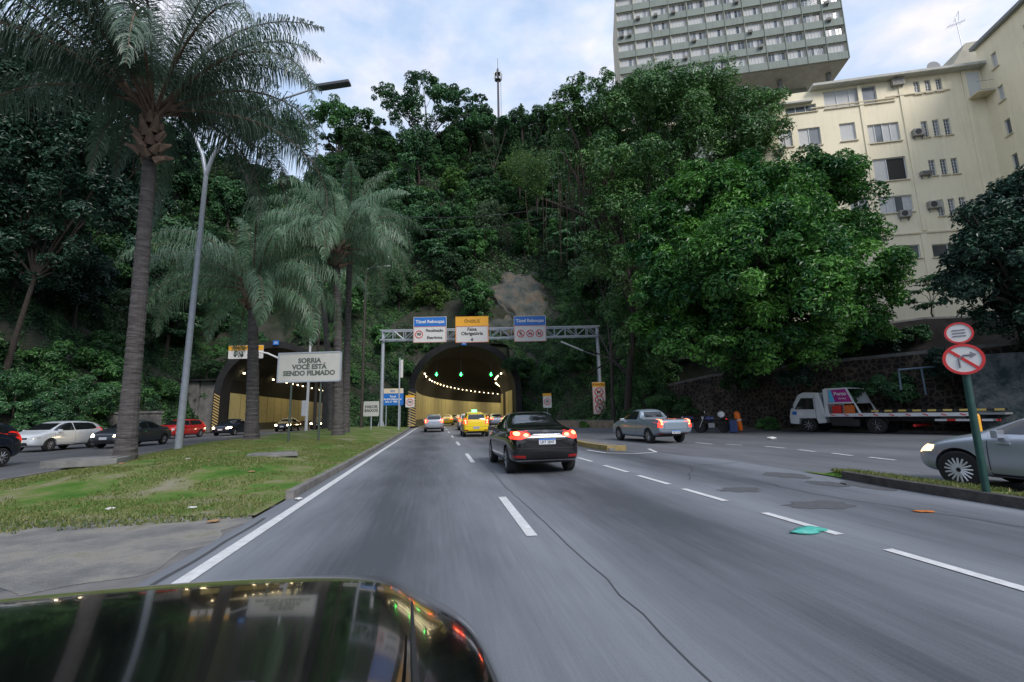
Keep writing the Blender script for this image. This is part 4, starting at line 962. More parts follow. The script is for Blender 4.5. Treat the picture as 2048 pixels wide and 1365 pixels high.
# bamboo clump
def bamboo(px, pyb, dep, label, h, n, spread, seed):
    r = random.Random(seed); b0 = P(px, pyb, dep); root = thing('bamboo_clump', label, 'bamboo', b0); b = MB(); C = []
    for i in range(n):
        a = r.uniform(0, 2 * pi); s = r.uniform(.2, 1) * spread; hh = h * r.uniform(.7, 1); pts = []
        for t in range(7):
            f = t / 6; pts.append(Vector((cos(a) * s * f ** 2, sin(a) * s * f ** 2, hh * (f - .12 * f ** 3))))
        b.tube(pts, [.06 * (1 - t / 8) for t in range(7)], 5)
        for k in range(150):
            f = r.uniform(.35, 1); j = min(5, int(f * 6)); p_ = pts[j].lerp(pts[j + 1], f * 6 - j); C.append((p_.x + r.gauss(0, .45), p_.y + r.gauss(0, .45), p_.z + r.gauss(-.2, .4)))
    b.build('cane', M_bark, root)
    C = np.array(C); rr = np.random.default_rng(seed); V, F = leaf_quads(C, unit(rr.normal(0, 1, (len(C), 3)) + [0, 0, .5]), rr.uniform(.3, .6, len(C)), rr, .22, .3)
    npmesh('foliage', V, F, LM_yell, root, np.repeat(np.clip(rr.normal(.45, .2, len(C)), 0, 1), 4))
bamboo(1075, 430, 72, 'feathery bamboo clump on the slope left of the ficus', 13, 46, 4.5, 3)
bamboo(1040, 400, 80, 'smaller feathery bamboo clump higher up the slope', 11, 34, 4, 4)
# shrubs on and below the wall
for k, (px, py, dep, lb, R, cnt, mm_) in enumerate([(1238, 852, 41, 'low green shrub in the planter beside the gantry base', .7, 3500, LM_mid), (1270, 840, 37, 'green shrub at the foot of the cliff behind the pickup', 1.2, 5000, LM_mid), (1340, 815, 35, 'bushy creeper clump climbing the wall behind the pickup', 1.5, 7000, LM_mid),
     (1180, 850, 43, 'small leafy shrub left of the gantry base', .8, 3000, LM_yell), (1150, 850, 46, 'low shrub by the kerb right of the tunnel', .8, 3000, LM_mid), (1535, 850, 30, 'small green weed clump at the wall behind the truck cab', .6, 2000, LM_mid), (1700, 790, 26.5, 'dark creeper hanging on the stone wall above the truck', 1.0, 4000, LM_dark),
     (1790, 780, 25, 'dark creeper on the wall near the blue frame', 1.1, 4500, LM_dark), (90, 845, 31, 'rounded shrub behind the white car', 1.5, 8000, LM_dark), (30, 800, 31, 'dark shrub at the left edge above the road', 1.9, 9000, LM_dark), (160, 800, 33, 'broad rounded green shrub above the white car', 2.0, 9000, LM_dark), (250, 800, 36, 'green shrub behind the concrete parapet', 1.6, 7000, LM_mid), (455, 705, 54, 'leafy clump hanging over the left shoulder of the left tunnel arch', 1.7, 7000, LM_mid), (500, 680, 54, 'leafy clump hanging over the crown of the left tunnel arch', 1.4, 5000, LM_dark), (655, 720, 54, 'leafy clump over the right shoulder of the left tunnel arch', 1.9, 8000, LM_mid), (415, 740, 53, 'dark creeper beside the left tunnel arch above the concrete panels', 1.5, 6000, LM_dark),
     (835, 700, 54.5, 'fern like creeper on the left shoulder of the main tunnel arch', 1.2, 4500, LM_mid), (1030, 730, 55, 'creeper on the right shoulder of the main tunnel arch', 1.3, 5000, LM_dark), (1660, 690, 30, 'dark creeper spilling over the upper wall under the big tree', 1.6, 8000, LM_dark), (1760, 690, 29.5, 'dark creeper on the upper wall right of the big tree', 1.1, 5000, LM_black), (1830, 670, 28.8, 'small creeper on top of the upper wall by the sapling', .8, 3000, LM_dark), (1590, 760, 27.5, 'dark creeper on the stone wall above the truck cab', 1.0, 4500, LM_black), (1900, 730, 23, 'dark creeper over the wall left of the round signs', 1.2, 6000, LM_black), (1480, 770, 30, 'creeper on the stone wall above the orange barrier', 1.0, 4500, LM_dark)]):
    p_ = P(px, py, dep); r_ = thing('shrub', lb, 'shrub', p_); V, F, T = crown([(0, 0, 0, R, R * .8, R * .75), (R * .7, 0, -.15, R * .6, R * .6, R * .5), (-R * .7, 0, -.1, R * .6, R * .6, R * .55)], cnt, .17, 80 + k, clumps=12); npmesh('foliage', V, F, mm_, r_, T)
    MB().tube([(0, 0, -R * .9), (0, 0, 0), (.1, 0, R * .4)], [.05, .04, .02], 6).build('stem', M_bark, r_)

# ------------------------------------------------------------------ palms
LM_palm = leafmat('palm_leaflet', (.03, .07, .045), (.13, .20, .14), .38, .18, 0); LM_palm2 = leafmat('palm_leaflet_pale', (.06, .13, .07), (.25, .40, .25), .38, .18, 0)
def palm_bark():
    m, n, l, b = newmat('palm_bark'); t = n.new('ShaderNodeTexCoord'); mm_ = n.new('ShaderNodeMapping'); mm_.inputs['Scale'].default_value = (1, 1, 7); l.new(t.outputs['Object'], mm_.inputs[0])
    w = n.new('ShaderNodeTexNoise'); w.inputs['Scale'].default_value = 2.5; w.inputs['Detail'].default_value = 7; w.inputs['Roughness'].default_value = .7; l.new(mm_.outputs[0], w.inputs[0])
    r = n.new('ShaderNodeValToRGB'); r.color_ramp.elements[0].position = .32; r.color_ramp.elements[1].position = .7; r.color_ramp.elements[0].color = (.035, .03, .03, 1); r.color_ramp.elements[1].color = (.15, .14, .14, 1)
    l.new(w.outputs['Fac'], r.inputs[0]); l.new(r.outputs[0], b.inputs['Base Color']); b.inputs['Roughness'].default_value = .9
    bp = n.new('ShaderNodeBump'); bp.inputs['Strength'].default_value = .8; bp.inputs['Distance'].default_value = .04; l.new(w.outputs['Fac'], bp.inputs['Height']); l.new(bp.outputs[0], b.inputs['Normal']); return m
M_pbark = palm_bark(); M_sheath = mat('palm_leaf_base', (.17, .115, .085), .8, noise=.45, nscale=5)
def palm(label, base, top, R0, flen, nf, seed, e_lo=-25, e_hi=80, droop=1.75, leaf=.75, bare=.16, skirt=1.0, rise=0, lm=None):
    base, top = Vector(base), Vector(top); r = random.Random(seed); rn = np.random.default_rng(seed)
    root = thing('palm_tree', label, 'palm', base, 0, 'palms on the grass median'); T = top - base; hh = T.z; b = MB(); pts = []; rad = []
    n = int(hh / .11)
    for i in range(n + 1):
        f = i / n; s = f * f * .35 + f * .65; pts.append((T.x * s, T.y * s, hh * f)); rad.append(R0 * (.55 * (1 - f) ** 7 + .84 + .10 * sin(f * 5)) * (1 + (.028 if i % 2 else -.012)) * r.uniform(.965, 1.035))
    b.tube(pts, rad, 14).build('trunk', M_pbark, root, smooth=False)
    b = MB()
    for k in range(26):
        a = k * 2.4; z0 = -.9 + k * .05; e = radians(25 + k * 2.2); ln = r.uniform(.5, .95) * skirt; rr0 = R0 * .75
        d = Vector((cos(a) * cos(e), sin(a) * cos(e), sin(e))); p0 = T + Vector((cos(a) * rr0, sin(a) * rr0, z0))
        b.tube([p0, p0 + d * ln * .5, p0 + d * ln + Vector((0, 0, -.05))], [.15 * R0 / .25, .10 * R0 / .25, .035], 6)
    b.build('leaf_base', M_sheath, root, smooth=True)
    Vs = []; Ts = []; rb = MB()
    for k in range(nf):
        az = k * 2.39996 + r.uniform(-.25, .25); f = (k + .5) / nf; e = radians(e_hi + (e_lo - e_hi) * f ** .9 + r.uniform(-7, 7)); L = flen * r.uniform(.85, 1.05); N = 26
        p_ = T + Vector((0, 0, .1 + rise * f)); cur = []; yaw_drift = r.uniform(-.3, .3); dk = r.uniform(.8, 1.25)
        for i in range(N + 1):
            s = i / N; el = e - droop * (s ** 1.9) * (cos(e) * .7 + .5) * dk; a2 = az + yaw_drift * s
            dr = Vector((cos(a2) * cos(el), sin(a2) * cos(el), sin(el))); cur.append((p_.copy(), dr)); p_ = p_ + dr * (L / N)
        rb.tube([c[0] for c in cur[::2]], [.055 * (1 - .85 * j / (N / 2)) for j in range(len(cur[::2]))], 5, cap=False)
        M = int(L / .034); tint0 = r.gauss(.5, .14)
        s = np.linspace(bare, .995, M); idx = np.minimum((s * N).astype(int), N - 1); fr_ = (s * N - idx)[:, None]
        PP = np.array([list(c[0]) for c in cur]); DD = np.array([list(c[1]) for c in cur]); pos = PP[idx] * (1 - fr_) + PP[idx + 1] * fr_; dr = DD[idx]
        up = np.array([0, 0, 1.]); side = unit(np.cross(dr, up)); upl = np.cross(side, dr)
        for sg in (-1, 1):
            ll = leaf * np.sin(np.clip(s * 1.02, 0, 1) * pi * .86 + .28)[:, None] * rn.uniform(.75, 1.1, (M, 1)); lift = rn.normal(.05, .75, (M, 1))
            d0 = unit(side * sg * .9 + dr * .45 + upl * lift); d1 = unit(d0 * .55 + np.array([0, 0, -.62])); d2 = unit(d0 * .25 + np.array([0, 0, -1.0]))
            wd = unit(np.cross(d0, upl)) * .0135; a = pos; c1 = pos + d0 * ll * .35; c2 = c1 + d1 * ll * .35; c3 = c2 + d2 * ll * .38
            Vs.append(np.stack([a - wd * .6, a + wd * .6, c1 + wd, c1 - wd, c2 + wd * .8, c2 - wd * .8, c3 + wd * .12, c3 - wd * .12], 1).reshape(-1, 3)); Ts.append(np.repeat(np.clip(tint0 + rn.normal(0, .15, M), 0, 1), 8))
    V = np.vstack(Vs); T_ = np.concatenate(Ts); o8 = np.arange(0, len(V), 8)[:, None]; F = np.concatenate([o8 + [0, 1, 2, 3], o8 + [3, 2, 4, 5], o8 + [5, 4, 6, 7]], 0)
    npmesh('crown', V, F, lm or LM_palm2, root, T_); rb.build('frond_rib', M_sheath, root); return root
def at(px, py, dep, z=None):
    p_ = P(px, py, dep)
    if z is not None: p_.z = z
    return p_
palm('tall near palm with huge drooping crown at the upper left', at(250, 918, 14.4, .25), at(303, 268, 14.2), .235, 7.6, 34, 3, e_lo=18, leaf=1.1, droop=2.05, rise=.8, lm=LM_palm, skirt=.6)
palm('shorter palm left of the notice board with a bushy grey green crown', at(503, 880, 24.5, .25), at(506, 585, 24.5), .31, 6.6, 28, 8, e_lo=-2, e_hi=82, leaf=1.15, droop=2.0)
palm('palm at the right of the notice board with a leaning pale crown base', at(676, 874, 27.5, .3), at(672, 505, 27.5), .28, 6.4, 26, 5, e_lo=4, leaf=1.15, droop=2.1)
palm('slimmer palm standing right behind the palm by the notice board', at(690, 868, 32, .3), at(700, 470, 32), .24, 6.4, 20, 12, e_lo=0, leaf=1.15, droop=2.1)
palm('distant palm with drooping crown behind the two right palms', at(664, 864, 38, .3), at(640, 545, 38), .26, 5.6, 18, 15, leaf=.9)

# ------------------------------------------------------------------ walls on the right and left
M_stone = stonewall_mat()
def wall_line(name, label, pts, h0, z0, z1, th, m, cat='wall', cop=None):
    o0 = Vector((*pts[0], z0)); root = thing(name, label, cat, o0); b = MB(); c = MB()
    n = len(pts); vs = []; fs = []
    for i, p_ in enumerate(pts):
        a = Vector(pts[max(i - 1, 0)]); e = Vector(pts[min(i + 1, n - 1)]); t = (e - a).normalized(); nr = Vector((t.y, -t.x)) * th
        q_ = Vector(p_) - Vector(pts[0]); zt_ = (z1[i] if isinstance(z1, (list, tuple)) else z1) - z0
        vs += [(q_.x, q_.y, -.2), (q_.x, q_.y, zt_), (q_.x + nr.x, q_.y + nr.y, zt_), (q_.x + nr.x, q_.y + nr.y, -.2)]
    for i in range(n - 1):
        o_ = i * 4
        for j in range(4): fs.append((o_ + j, o_ + (j + 1) % 4, o_ + 4 + (j + 1) % 4, o_ + 4 + j))
    fs += [(0, 1, 2, 3), (n * 4 - 1, n * 4 - 2, n * 4 - 3, n * 4 - 4)]
    b.add(vs, fs); b.build('wall_face', m, root)
    if cop:
        c = MB(); vs2 = [(v[0], v[1], v[2] + (0 if k % 4 in (0, 3) else 0)) for k, v in enumerate(vs)]; cs = []
        for i in range(n): cs += [Vector(vs2[i * 4 + 1]) + Vector((0, 0, .003)), Vector(vs2[i * 4 + 1]) + Vector((0, 0, cop)), Vector(vs2[i * 4 + 2]) + Vector((0, 0, cop)), Vector(vs2[i * 4 + 2]) + Vector((0, 0, .003))]
        f2 = []
        for i in range(n - 1):
            for j in range(4): f2.append((i * 4 + j, i * 4 + (j + 1) % 4, i * 4 + 4 + (j + 1) % 4, i * 4 + 4 + j))
        f2 += [(0, 1, 2, 3), (n * 4 - 1, n * 4 - 2, n * 4 - 3, n * 4 - 4)]
        c.add(cs, f2).build('coping', M_conc, root)
    return root
wall_line('retaining_wall', 'rough dark stone retaining wall behind the parked tow truck', [(19.6, 40), (22.3, 33.6), (24.9, 26.5), (27.2, 20), (30, 12), (33, 4), (38, -8)], 0, 0, [3.2, 4.0, 4.2, 4.2, 4.2, 4.2, 4.2], .8, M_stone, cop=.18)
wall_line('upper_wall', 'dark stained upper retaining wall below the cream building', [tuple(P(1440, 700, 34).xy), tuple(P(1700, 700, 31).xy), tuple(P(1850, 700, 29.5).xy), tuple(P(2100, 700, 27).xy)], 0, 3.6, [7.0, P(1720, 690, 31).z + 1.0, P(1850, 640, 29.5).z, P(2100, 632, 27).z], .6, mat('stained_dark_wall', (.034, .031, .03), .95, noise=.75, nscale=.9, bump=.5), cop=.12)
wall_line('planter_wall', 'low beige planter wall at the base of the gantry', [tuple(P(1095, 850, 47).xy), tuple(P(1165, 858, 44).xy), tuple(P(1232, 862, 40).xy), tuple(P(1250, 860, 42).xy)], 0, 0, .62, .5, mat('beige_masonry', (.28, .22, .16), .9, noise=.4, nscale=2.5, bump=.3), cop=.08)
p_ = P(1985, 800, 21)
r_ = thing('graffiti_wall', 'grey blotchy painted wall panel behind the round signs', 'wall', (p_.x, p_.y, .1), -YAW - .5)
za, zb_ = P(1985, 712, 21).z, 0
MB().box((1.4, 0, za / 2), (4.4, .3, za)).build('panel', blend_ground('painted_grey_wall', [(.015, .03, .035), (.05, .065, .07), (.10, .11, .115)], 1.6, [.4, .5, .62], .3, extra=8), r_)
b = MB()
for x in (-.8, 3.6): b.box((x, -.2, za / 2), (.25, .1, za))
b.build('pilaster', M_conc, r_)
r_ = thing('pipe_frame', 'thin blue grey pipe frame against the dark wall', 'frame', (*P(1840, 800, 23.2).xy, 2.0), -YAW - .5)
q_ = [loc_in(r_, P(u_, v_, 23.2)) for u_, v_ in ((1802, 780), (1797, 740), (1878, 733))]; b = MB(); b.tube(q_, .05, 6); b.tube([loc_in(r_, P(1842, 736, 23.2)), loc_in(r_, P(1852, 790, 23.2))], .04, 6); b.build('pipe', mat('pipe_blue', (.14, .2, .26), .6), r_)
# left concrete structures
p_ = P(320, 870, 51)
r_ = thing('concrete_wall', 'tall grey concrete wall panels left of the left tunnel', 'wall', (p_.x, p_.y, -.1), -YAW - .1)
u0 = 0; zt_ = P(330, 762, 51).z
wpx = (430 - 320) / FPX * 51
for k, f_ in enumerate((0, .38, .70)):
    x0 = wpx * f_; x1 = wpx * (.36, .68, 1.0)[k]
    MB().box(((x0 + x1) / 2, .2 * k, zt_ / 2), (x1 - x0, .5, zt_ + (.1, 0, -.25)[k])).build('wall_panel', M_conc, r_, bevel=.03)
MB().box((wpx / 2, -.05, zt_ + .12), (wpx + .5, .9, .2)).build('coping', M_portal, r_)
b = MB()
for k in range(5): b.tube([(wpx * (.12 + k * .13), -.27, zt_ * (.75 - .12 * (k % 3))), (wpx * (.12 + k * .13) + .25, -.3, zt_ * (.75 - .12 * (k % 3)) + .12)], .07, 5)
b.build('weep_pipe', M_portal, r_)
p_ = P(205, 868, 40)
r_ = thing('parapet_wall', 'low grey concrete parapet behind the near palm trunk', 'wall', (p_.x, p_.y, -.1), -YAW - .1)
w_ = 122 / FPX * 40; zt_ = P(250, 826, 40).z
MB().box((w_ / 2, 0, zt_ / 2), (w_, .35, zt_)).build('wall_panel', M_conc, r_); MB().box((w_ / 2, 0, zt_ + .1), (w_ + .2, .55, .18)).build('coping', M_conc, r_)
b = MB()
for k in range(7): b.box((w_ * (k + .5) / 7, -.2, zt_ / 2), (.16, .1, zt_ - .1))
b.build('rib', M_conc, r_)

# ------------------------------------------------------------------ buildings
BROT = radians(-20.0)
def streaked(name, col, dirt, amt):
    m, n, l, b = newmat(name); t = n.new('ShaderNodeTexCoord'); out = []
    for sc, k in (((2.2, 2.2, .16), 1.6), ((.5, .5, .5), .7), ((1, 1, 1), 22)):
        mm_ = n.new('ShaderNodeMapping'); mm_.inputs['Scale'].default_value = sc; l.new(t.outputs['Object'], mm_.inputs[0])
        w = n.new('ShaderNodeTexNoise'); w.inputs['Scale'].default_value = k; w.inputs['Detail'].default_value = 8; w.inputs['Roughness'].default_value = .65; l.new(mm_.outputs[0], w.inputs[0]); out.append(w.outputs['Fac'])
    mu = n.new('ShaderNodeMath'); mu.operation = 'MULTIPLY'; l.new(out[0], mu.inputs[0]); l.new(out[1], mu.inputs[1])
    r = n.new('ShaderNodeMapRange'); r.inputs[1].default_value = .22; r.inputs[2].default_value = .42; r.inputs[3].default_value = 0; r.inputs[4].default_value = amt; l.new(mu.outputs[0], r.inputs[0])
    x = n.new('ShaderNodeMixRGB'); x.inputs[1].default_value = (*col, 1); x.inputs[2].default_value = (*dirt, 1); l.new(r.outputs[0], x.inputs[0]); l.new(x.outputs[0], b.inputs['Base Color']); b.inputs['Roughness'].default_value = .85
    bp = n.new('ShaderNodeBump'); bp.inputs['Strength'].default_value = .2; bp.inputs['Distance'].default_value = .02; l.new(out[2], bp.inputs['Height']); l.new(bp.outputs[0], b.inputs['Normal']); MC[name] = m; return m
M_cream = streaked('cream_render', (.88, .80, .60), (.52, .46, .35), .32)
M_creamd = mat('cream_trim', (.68, .61, .46), .85, noise=.2, nscale=1.5)
M_winf = mat('white_window_frame', (.62, .64, .64), .5)
def winglass():
    m, n, l, b = newmat('window_glass'); t = n.new('ShaderNodeTexCoord'); v = n.new('ShaderNodeTexNoise'); v.inputs['Scale'].default_value = .8; l.new(t.outputs['Object'], v.inputs[0])
    oi = n.new('ShaderNodeObjectInfo'); ad = n.new('ShaderNodeMath'); ad.inputs[1].default_value = 0; l.new(oi.outputs['Random'], ad.inputs[0])
    r = n.new('ShaderNodeValToRGB'); r.color_ramp.interpolation = 'LINEAR'; e = r.color_ramp.elements; e[0].position = .0; e[0].color = (.03, .04, .05, 1); e[1].position = 1; e[1].color = (.34, .36, .38, 1); x = e.new(.45); x.color = (.10, .12, .14, 1)
    l.new(ad.outputs[0], r.inputs[0]); l.new(r.outputs[0], b.inputs['Base Color']); b.inputs['Roughness'].default_value = .08; b.inputs['Specular IOR Level'].default_value = .9; return m
M_wg = winglass(); M_curtain = mat('pale_curtain', (.55, .56, .56), .8, noise=.1, nscale=5)
M_wdark = mat('dark_room', (.03, .03, .03), .9); M_acw = mat('air_conditioner_casing', (.36, .35, .32), .6, noise=.15); M_grille = mat('air_conditioner_grille', (.06, .06, .065), .6)
class Facade:
    def __init__(s, name, label, ax, ay, dep, rot, cat='building'):
        s.o = P(ax, ay, dep); s.root = thing(name, label, cat, (s.o.x, s.o.y, 0), rot)
        s.U = Vector((cos(rot), sin(rot), 0)); s.N = Vector((-sin(rot), cos(rot), 0))
    def fp(s, px, py, y=0):
        d = ray(px, py); t = ((s.o + s.N * y - CAMP).dot(s.N)) / d.dot(s.N); p_ = CAMP + d * t
        return (p_ - s.o).dot(s.U), p_.z
def wall_holes(b, u0, u1, z0, z1, holes, dep, y=0, mi=0, fn=None):
    """front sheet at local y with rectangular holes and reveals going in by dep"""
    us = sorted({u0, u1, *[h[0] for h in holes], *[h[1] for h in holes]}); zs = sorted({z0, z1, *[h[2] for h in holes], *[h[3] for h in holes]})
    us = [u for u in us if u0 <= u <= u1]; zs = [z for z in zs if z0 <= z <= z1]
    for a, c in zip(us[:-1], us[1:]):
        for e, g in zip(zs[:-1], zs[1:]):
            mu, mz_ = (a + c) / 2, (e + g) / 2
            if any(h[0] < mu < h[1] and h[2] < mz_ < h[3] for h in holes): continue
            b.add([(a, y, e), (c, y, e), (c, y, g), (a, y, g)], [(0, 1, 2, 3)], mi)
    for h in holes:
        b.add([(h[0], y, h[2]), (h[1], y, h[2]), (h[1], y, h[3]), (h[0], y, h[3]), (h[0], y + dep, h[2]), (h[1], y + dep, h[2]), (h[1], y + dep, h[3]), (h[0], y + dep, h[3])],
              [(0, 4, 5, 1), (1, 5, 6, 2), (2, 6, 7, 3), (3, 7, 4, 0)], mi)
def window(parent, u0, u1, z0, z1, panes, rng, y=0, sill=True, dep=.14, curtain=.4, trim=None, openp=-1, bars=0):
    w, h = u1 - u0, z1 - z0; cx, cz = (u0 + u1) / 2, (z0 + z1) / 2; b = MB(); f = .07 if w > .8 else .05
    for z in (f / 2, h - f / 2): b.box((0, dep - .03, z - h / 2), (w, .06, f))
    for k in range(panes + 1): b.box((-w / 2 + f / 2 + (w - f) * k / panes, dep - .035, 0), (f * .8, .05, h - 2 * f))
    for k in range(1, bars): b.box((0, dep - .045, -h / 2 + h * k / bars), (w - f, .03, .035))
    wf = b.build('window', M_winf, parent, loc=(cx, y, cz))
    pw = w / panes
    for k in range(panes):
        if openp == k: gm = M_wdark
        else: gm = M_curtain if rng.random() < curtain else M_wg
        MB().box((-w / 2 + pw * (k + .5), dep + .01, 0), (pw - .01, .02, h - .02)).build('pane', gm, wf)
    MB().box((0, dep + .5, 0), (w + .4, .04, h + .4)).build('room_back', M_wdark, wf)
    if sill: MB().box((0, -.04, -h / 2 - .05), (w + .2, .18, .07)).build('sill', trim or M_creamd, wf)
    return wf
def ac_unit(parent, x, z, w=.85, h=.58, y=0, split=True, d=.35):
    r_ = MB().box((0, -d / 2 - .02, 0), (w, d, h)).build('air_conditioner', M_acw, parent, bevel=.02, loc=(x, y, z))
    b = MB()
    if split:
        ring(b, -w * .12, 0, h * .40, h * .36, -d - .04, -d - .02, 18); ring(b, -w * .12, 0, h * .24, h * .21, -d - .04, -d - .02, 14); disc(b, -w * .12, 0, h * .36, -d - .025, -d - .018, 18); disc(b, -w * .12, 0, h * .08, -d - .04, -d - .02, 10)
    else:
        for k in range(5): b.box((0, -d - .025, -h * .35 + k * h * .17), (w * .85, .012, .03))
    b.build('fan_grille', M_grille, r_)
    b = MB()
    for s in (-1, 1): b.add([(s * w * .35, -.0, -h / 2), (s * w * .35, -d, -h / 2 - .02), (s * w * .35, 0, -h / 2 - .3), (s * w * .35 + .03, -.0, -h / 2), (s * w * .35 + .03, -d, -h / 2 - .02), (s * w * .35 + .03, 0, -h / 2 - .3)], [(0, 1, 2), (5, 4, 3), (0, 3, 4, 1), (1, 4, 5, 2), (2, 5, 3, 0)])
    b.build('bracket', M_galv, r_); return r_
# --- cream building
F1 = Facade('cream_building', 'cream rendered apartment building with small windows above the trees', 1750, 300, 40, BROT)
R1 = F1.root; ul = F1.fp(1500, 300)[0]; ur = F1.fp(1982, 250)[0]; ztop = F1.fp(1750, 166)[1]; zbot = 3.0
def W4(x0, x1, y0, y1):
    """photo rectangle -> u0,u1,z0,z1 on the facade"""
    a = F1.fp(x0, (y0 + y1) / 2); c = F1.fp(x1, (y0 + y1) / 2); t = F1.fp((x0 + x1) / 2, y0); e = F1.fp((x0 + x1) / 2, y1); return a[0], c[0], e[1], t[1]
wr_ = random.Random(3)
WL = [(1647, 1754, 177, 213, 4, .6, -1), (1558, 1585, 262, 295, 2, .8, -1), (1597, 1642, 256, 292, 2, .7, -1), (1680, 1712, 246, 282, 1, 1, -1), (1734, 1800, 247, 285, 4, .9, -1),
      (1692, 1722, 321, 346, 1, .3, -1), (1738, 1814, 316, 362, 2, 1, 1), (1757, 1826, 392, 426, 4, .7, -1), (1700, 1737, 396, 420, 2, .5, -1), (1786, 1841, 491, 518, 2, 0, -1), (1865, 1930, 487, 513, 2, 0, -1),
      (1780, 1802, 579, 592, 1, 0, -1), (1748, 1772, 649, 672, 1, 0, -1), (1783, 1809, 647, 656, 1, 0, -1), (1570, 1633, 211, 226, 3, .6, -1)]
for (x, y_, w_, h_) in [(1834, 176, 12, 26), (1856, 173, 12, 26), (1878, 170, 12, 26), (1850, 259, 13, 33), (1873, 256, 13, 33), (1895, 254, 13, 33), (1865, 336, 13, 32), (1888, 334, 13, 32), (1910, 332, 13, 32), (1882, 416, 13, 33), (1904, 414, 13, 33), (1926, 411, 13, 33)]:
    WL.append((x - w_ / 2, x + w_ / 2, y_ - h_ / 2, y_ + h_ / 2, 2, .1, -1))
holes = [W4(*w_[:4]) for w_ in WL]
b = MB(); wall_holes(b, ul, ur, zbot, ztop, holes, .16)
b.add([(ul, 0, zbot), (ul, 12, zbot), (ul, 12, ztop), (ul, 0, ztop), (ur + 8, 12, zbot), (ur + 8, 12, ztop), (ur + 8, 0, ztop)], [(0, 3, 2, 1), (1, 2, 5, 4), (3, 6, 5, 2)])
b.build('wall', M_cream, R1)
for hh_, w_ in zip(holes, WL):
    narrow = w_[1] - w_[0] < 15
    window(R1, *hh_, w_[4], wr_, curtain=w_[5], openp=w_[6], bars=5 if narrow else (4 if w_[0] in (1692, 1748, 1783, 1780) else 0), dep=.16, sill=not narrow or True)
# ledges, pilasters and the bulging roof slab
b = MB(); us = F1.fp(1618, 178)[0]
b.box(((us + ur) / 2, -.25, ztop + .12), (ur - us, 1.0, .24)); b.box(((us + ul) / 2, -.1, ztop - 1.15), (us - ul, .7, .18)); b.build('roof_slab', mat('roof_slab_white', (.5, .5, .46), .8, noise=.2, nscale=2), R1, bevel=.02)
b = MB()
for (x0, x1, y_) in ((1620, 1790, 218), (1770, 1900, 196), (1700, 1790, 214)): 
    a_ = F1.fp(x0, y_); c_ = F1.fp(x1, y_ - (x1 - x0) * .08); b.box(((a_[0] + c_[0]) / 2, -.06, a_[1]), (c_[0] - a_[0], .12, .09))
for z_ in (F1.fp(1800, 470)[1], F1.fp(1800, 562)[1]): b.box(((ul + ur) / 2, -.05, z_), (ur - ul, .1, .12))
tag(b.build('ledge', M_creamd, R1), kind='stuff')
b = MB()
for x, y_, zlo in ((1724, 222, F1.fp(1750, 470)[1]), (1803, 195, F1.fp(1750, 470)[1]), (1934, 195, F1.fp(1750, 470)[1])): a_ = F1.fp(x, y_)[0]; b.box((a_, -.045, (ztop - .05 + zlo) / 2), (.32, .09, ztop - .05 - zlo))
a_ = F1.fp(1853, 505)[0]; zz = F1.fp(1850, 468)[1]; b.box((a_, -.045, (zbot + zz) / 2), (.5, .09, zz - zbot))
b.build('pilaster', M_cream, R1)
b = MB()
b = None
for (x, y_, w_, h_, sp) in ((1792, 168, .95, .62, False), (1834, 268, .85, .62, True), (1630, 299, .6, .42, False), (1557, 307, .6, .42, False), (1807, 430, .85, .6, True), (1865, 412, .9, .62, True), (1849, 349, .8, .35, False)):
    a_ = F1.fp(x, y_); ac_unit(R1, a_[0], a_[1], w_, h_, 0, sp)
# penthouse, tank room, antenna, ladder cage
z1_ = F1.fp(1935, 92, 2)[1]; ua = F1.fp(1872, 150, 2)[0]; ub = F1.fp(1925, 100, 2)[0]; uc = F1.fp(1995, 70, 2)[0]
MB().prism([(ua, ztop), (uc + 3, ztop), (uc + 3, z1_ + .4), (ub, z1_)], 1.6, 9, 'y').build('penthouse', mat('penthouse_render', (.42, .40, .33), .85, noise=.2, nscale=1), R1)
b = MB(); c_ = F1.fp(1925, 95, 2); an = F1.fp(1920, 45, 2)
b.tube([(c_[0], 2, c_[1] - .6), (c_[0] - .1, 2, an[1] + .6)], .035, 5); b.tube([(c_[0] - .9, 2, an[1] - .3), (c_[0] + .6, 2, an[1] + .1)], .025, 5)
for k in range(6): b.tube([(c_[0] - .8 + k * .24, 1.65, an[1] - .28 + k * .06), (c_[0] - .8 + k * .24, 2.35, an[1] - .28 + k * .06)], .015, 4)
b.tube([(c_[0] - .3, 2, an[1] + .1), (c_[0] + .25, 2, an[1] + 1.2)], .02, 4); b.tube([(c_[0] + .25, 2, an[1] + 1.2), (c_[0] + .1, 2, an[1] + .2)], .02, 4)
b.build('antenna', M_galv, R1)
dc = F1.fp(1868, 136, 1); b = MB(); b.lathe([(-.18, .55), (-.05, .42), (.02, .1)], (dc[0], 1.2, dc[1] + .1), 'y', 18); b.tube([(dc[0], 1.25, dc[1] + .1), (dc[0], 1.3, ztop)], .04, 5); b.build('satellite_dish', M_back, R1, smooth=True)
lc = F1.fp(1955, 160); b = MB(); 
for k in range(7):
    z_ = lc[1] + 1.6 - k * .55; b.tube([(lc[0] + 1.2 + .45 * cos(t), -.5 + .45 * sin(t), z_) for t in np.linspace(0, 2 * pi, 13)], .022, 4, cap=False)
for t in range(6): a_ = t * pi / 3; b.tube([(lc[0] + 1.2 + .45 * cos(a_), -.5 + .45 * sin(a_), lc[1] - 1.8), (lc[0] + 1.2 + .45 * cos(a_), -.5 + .45 * sin(a_), lc[1] + 1.7)], .02, 4)
b.tube([(lc[0] - .9, -1.0, lc[1] - .8), (lc[0] + 1.8, -1.0, lc[1] - .8)], .025, 4); b.tube([(lc[0] - .9, -1.0, lc[1] - 1.6), (lc[0] + 1.8, -1.0, lc[1] - 1.6)], .025, 4)
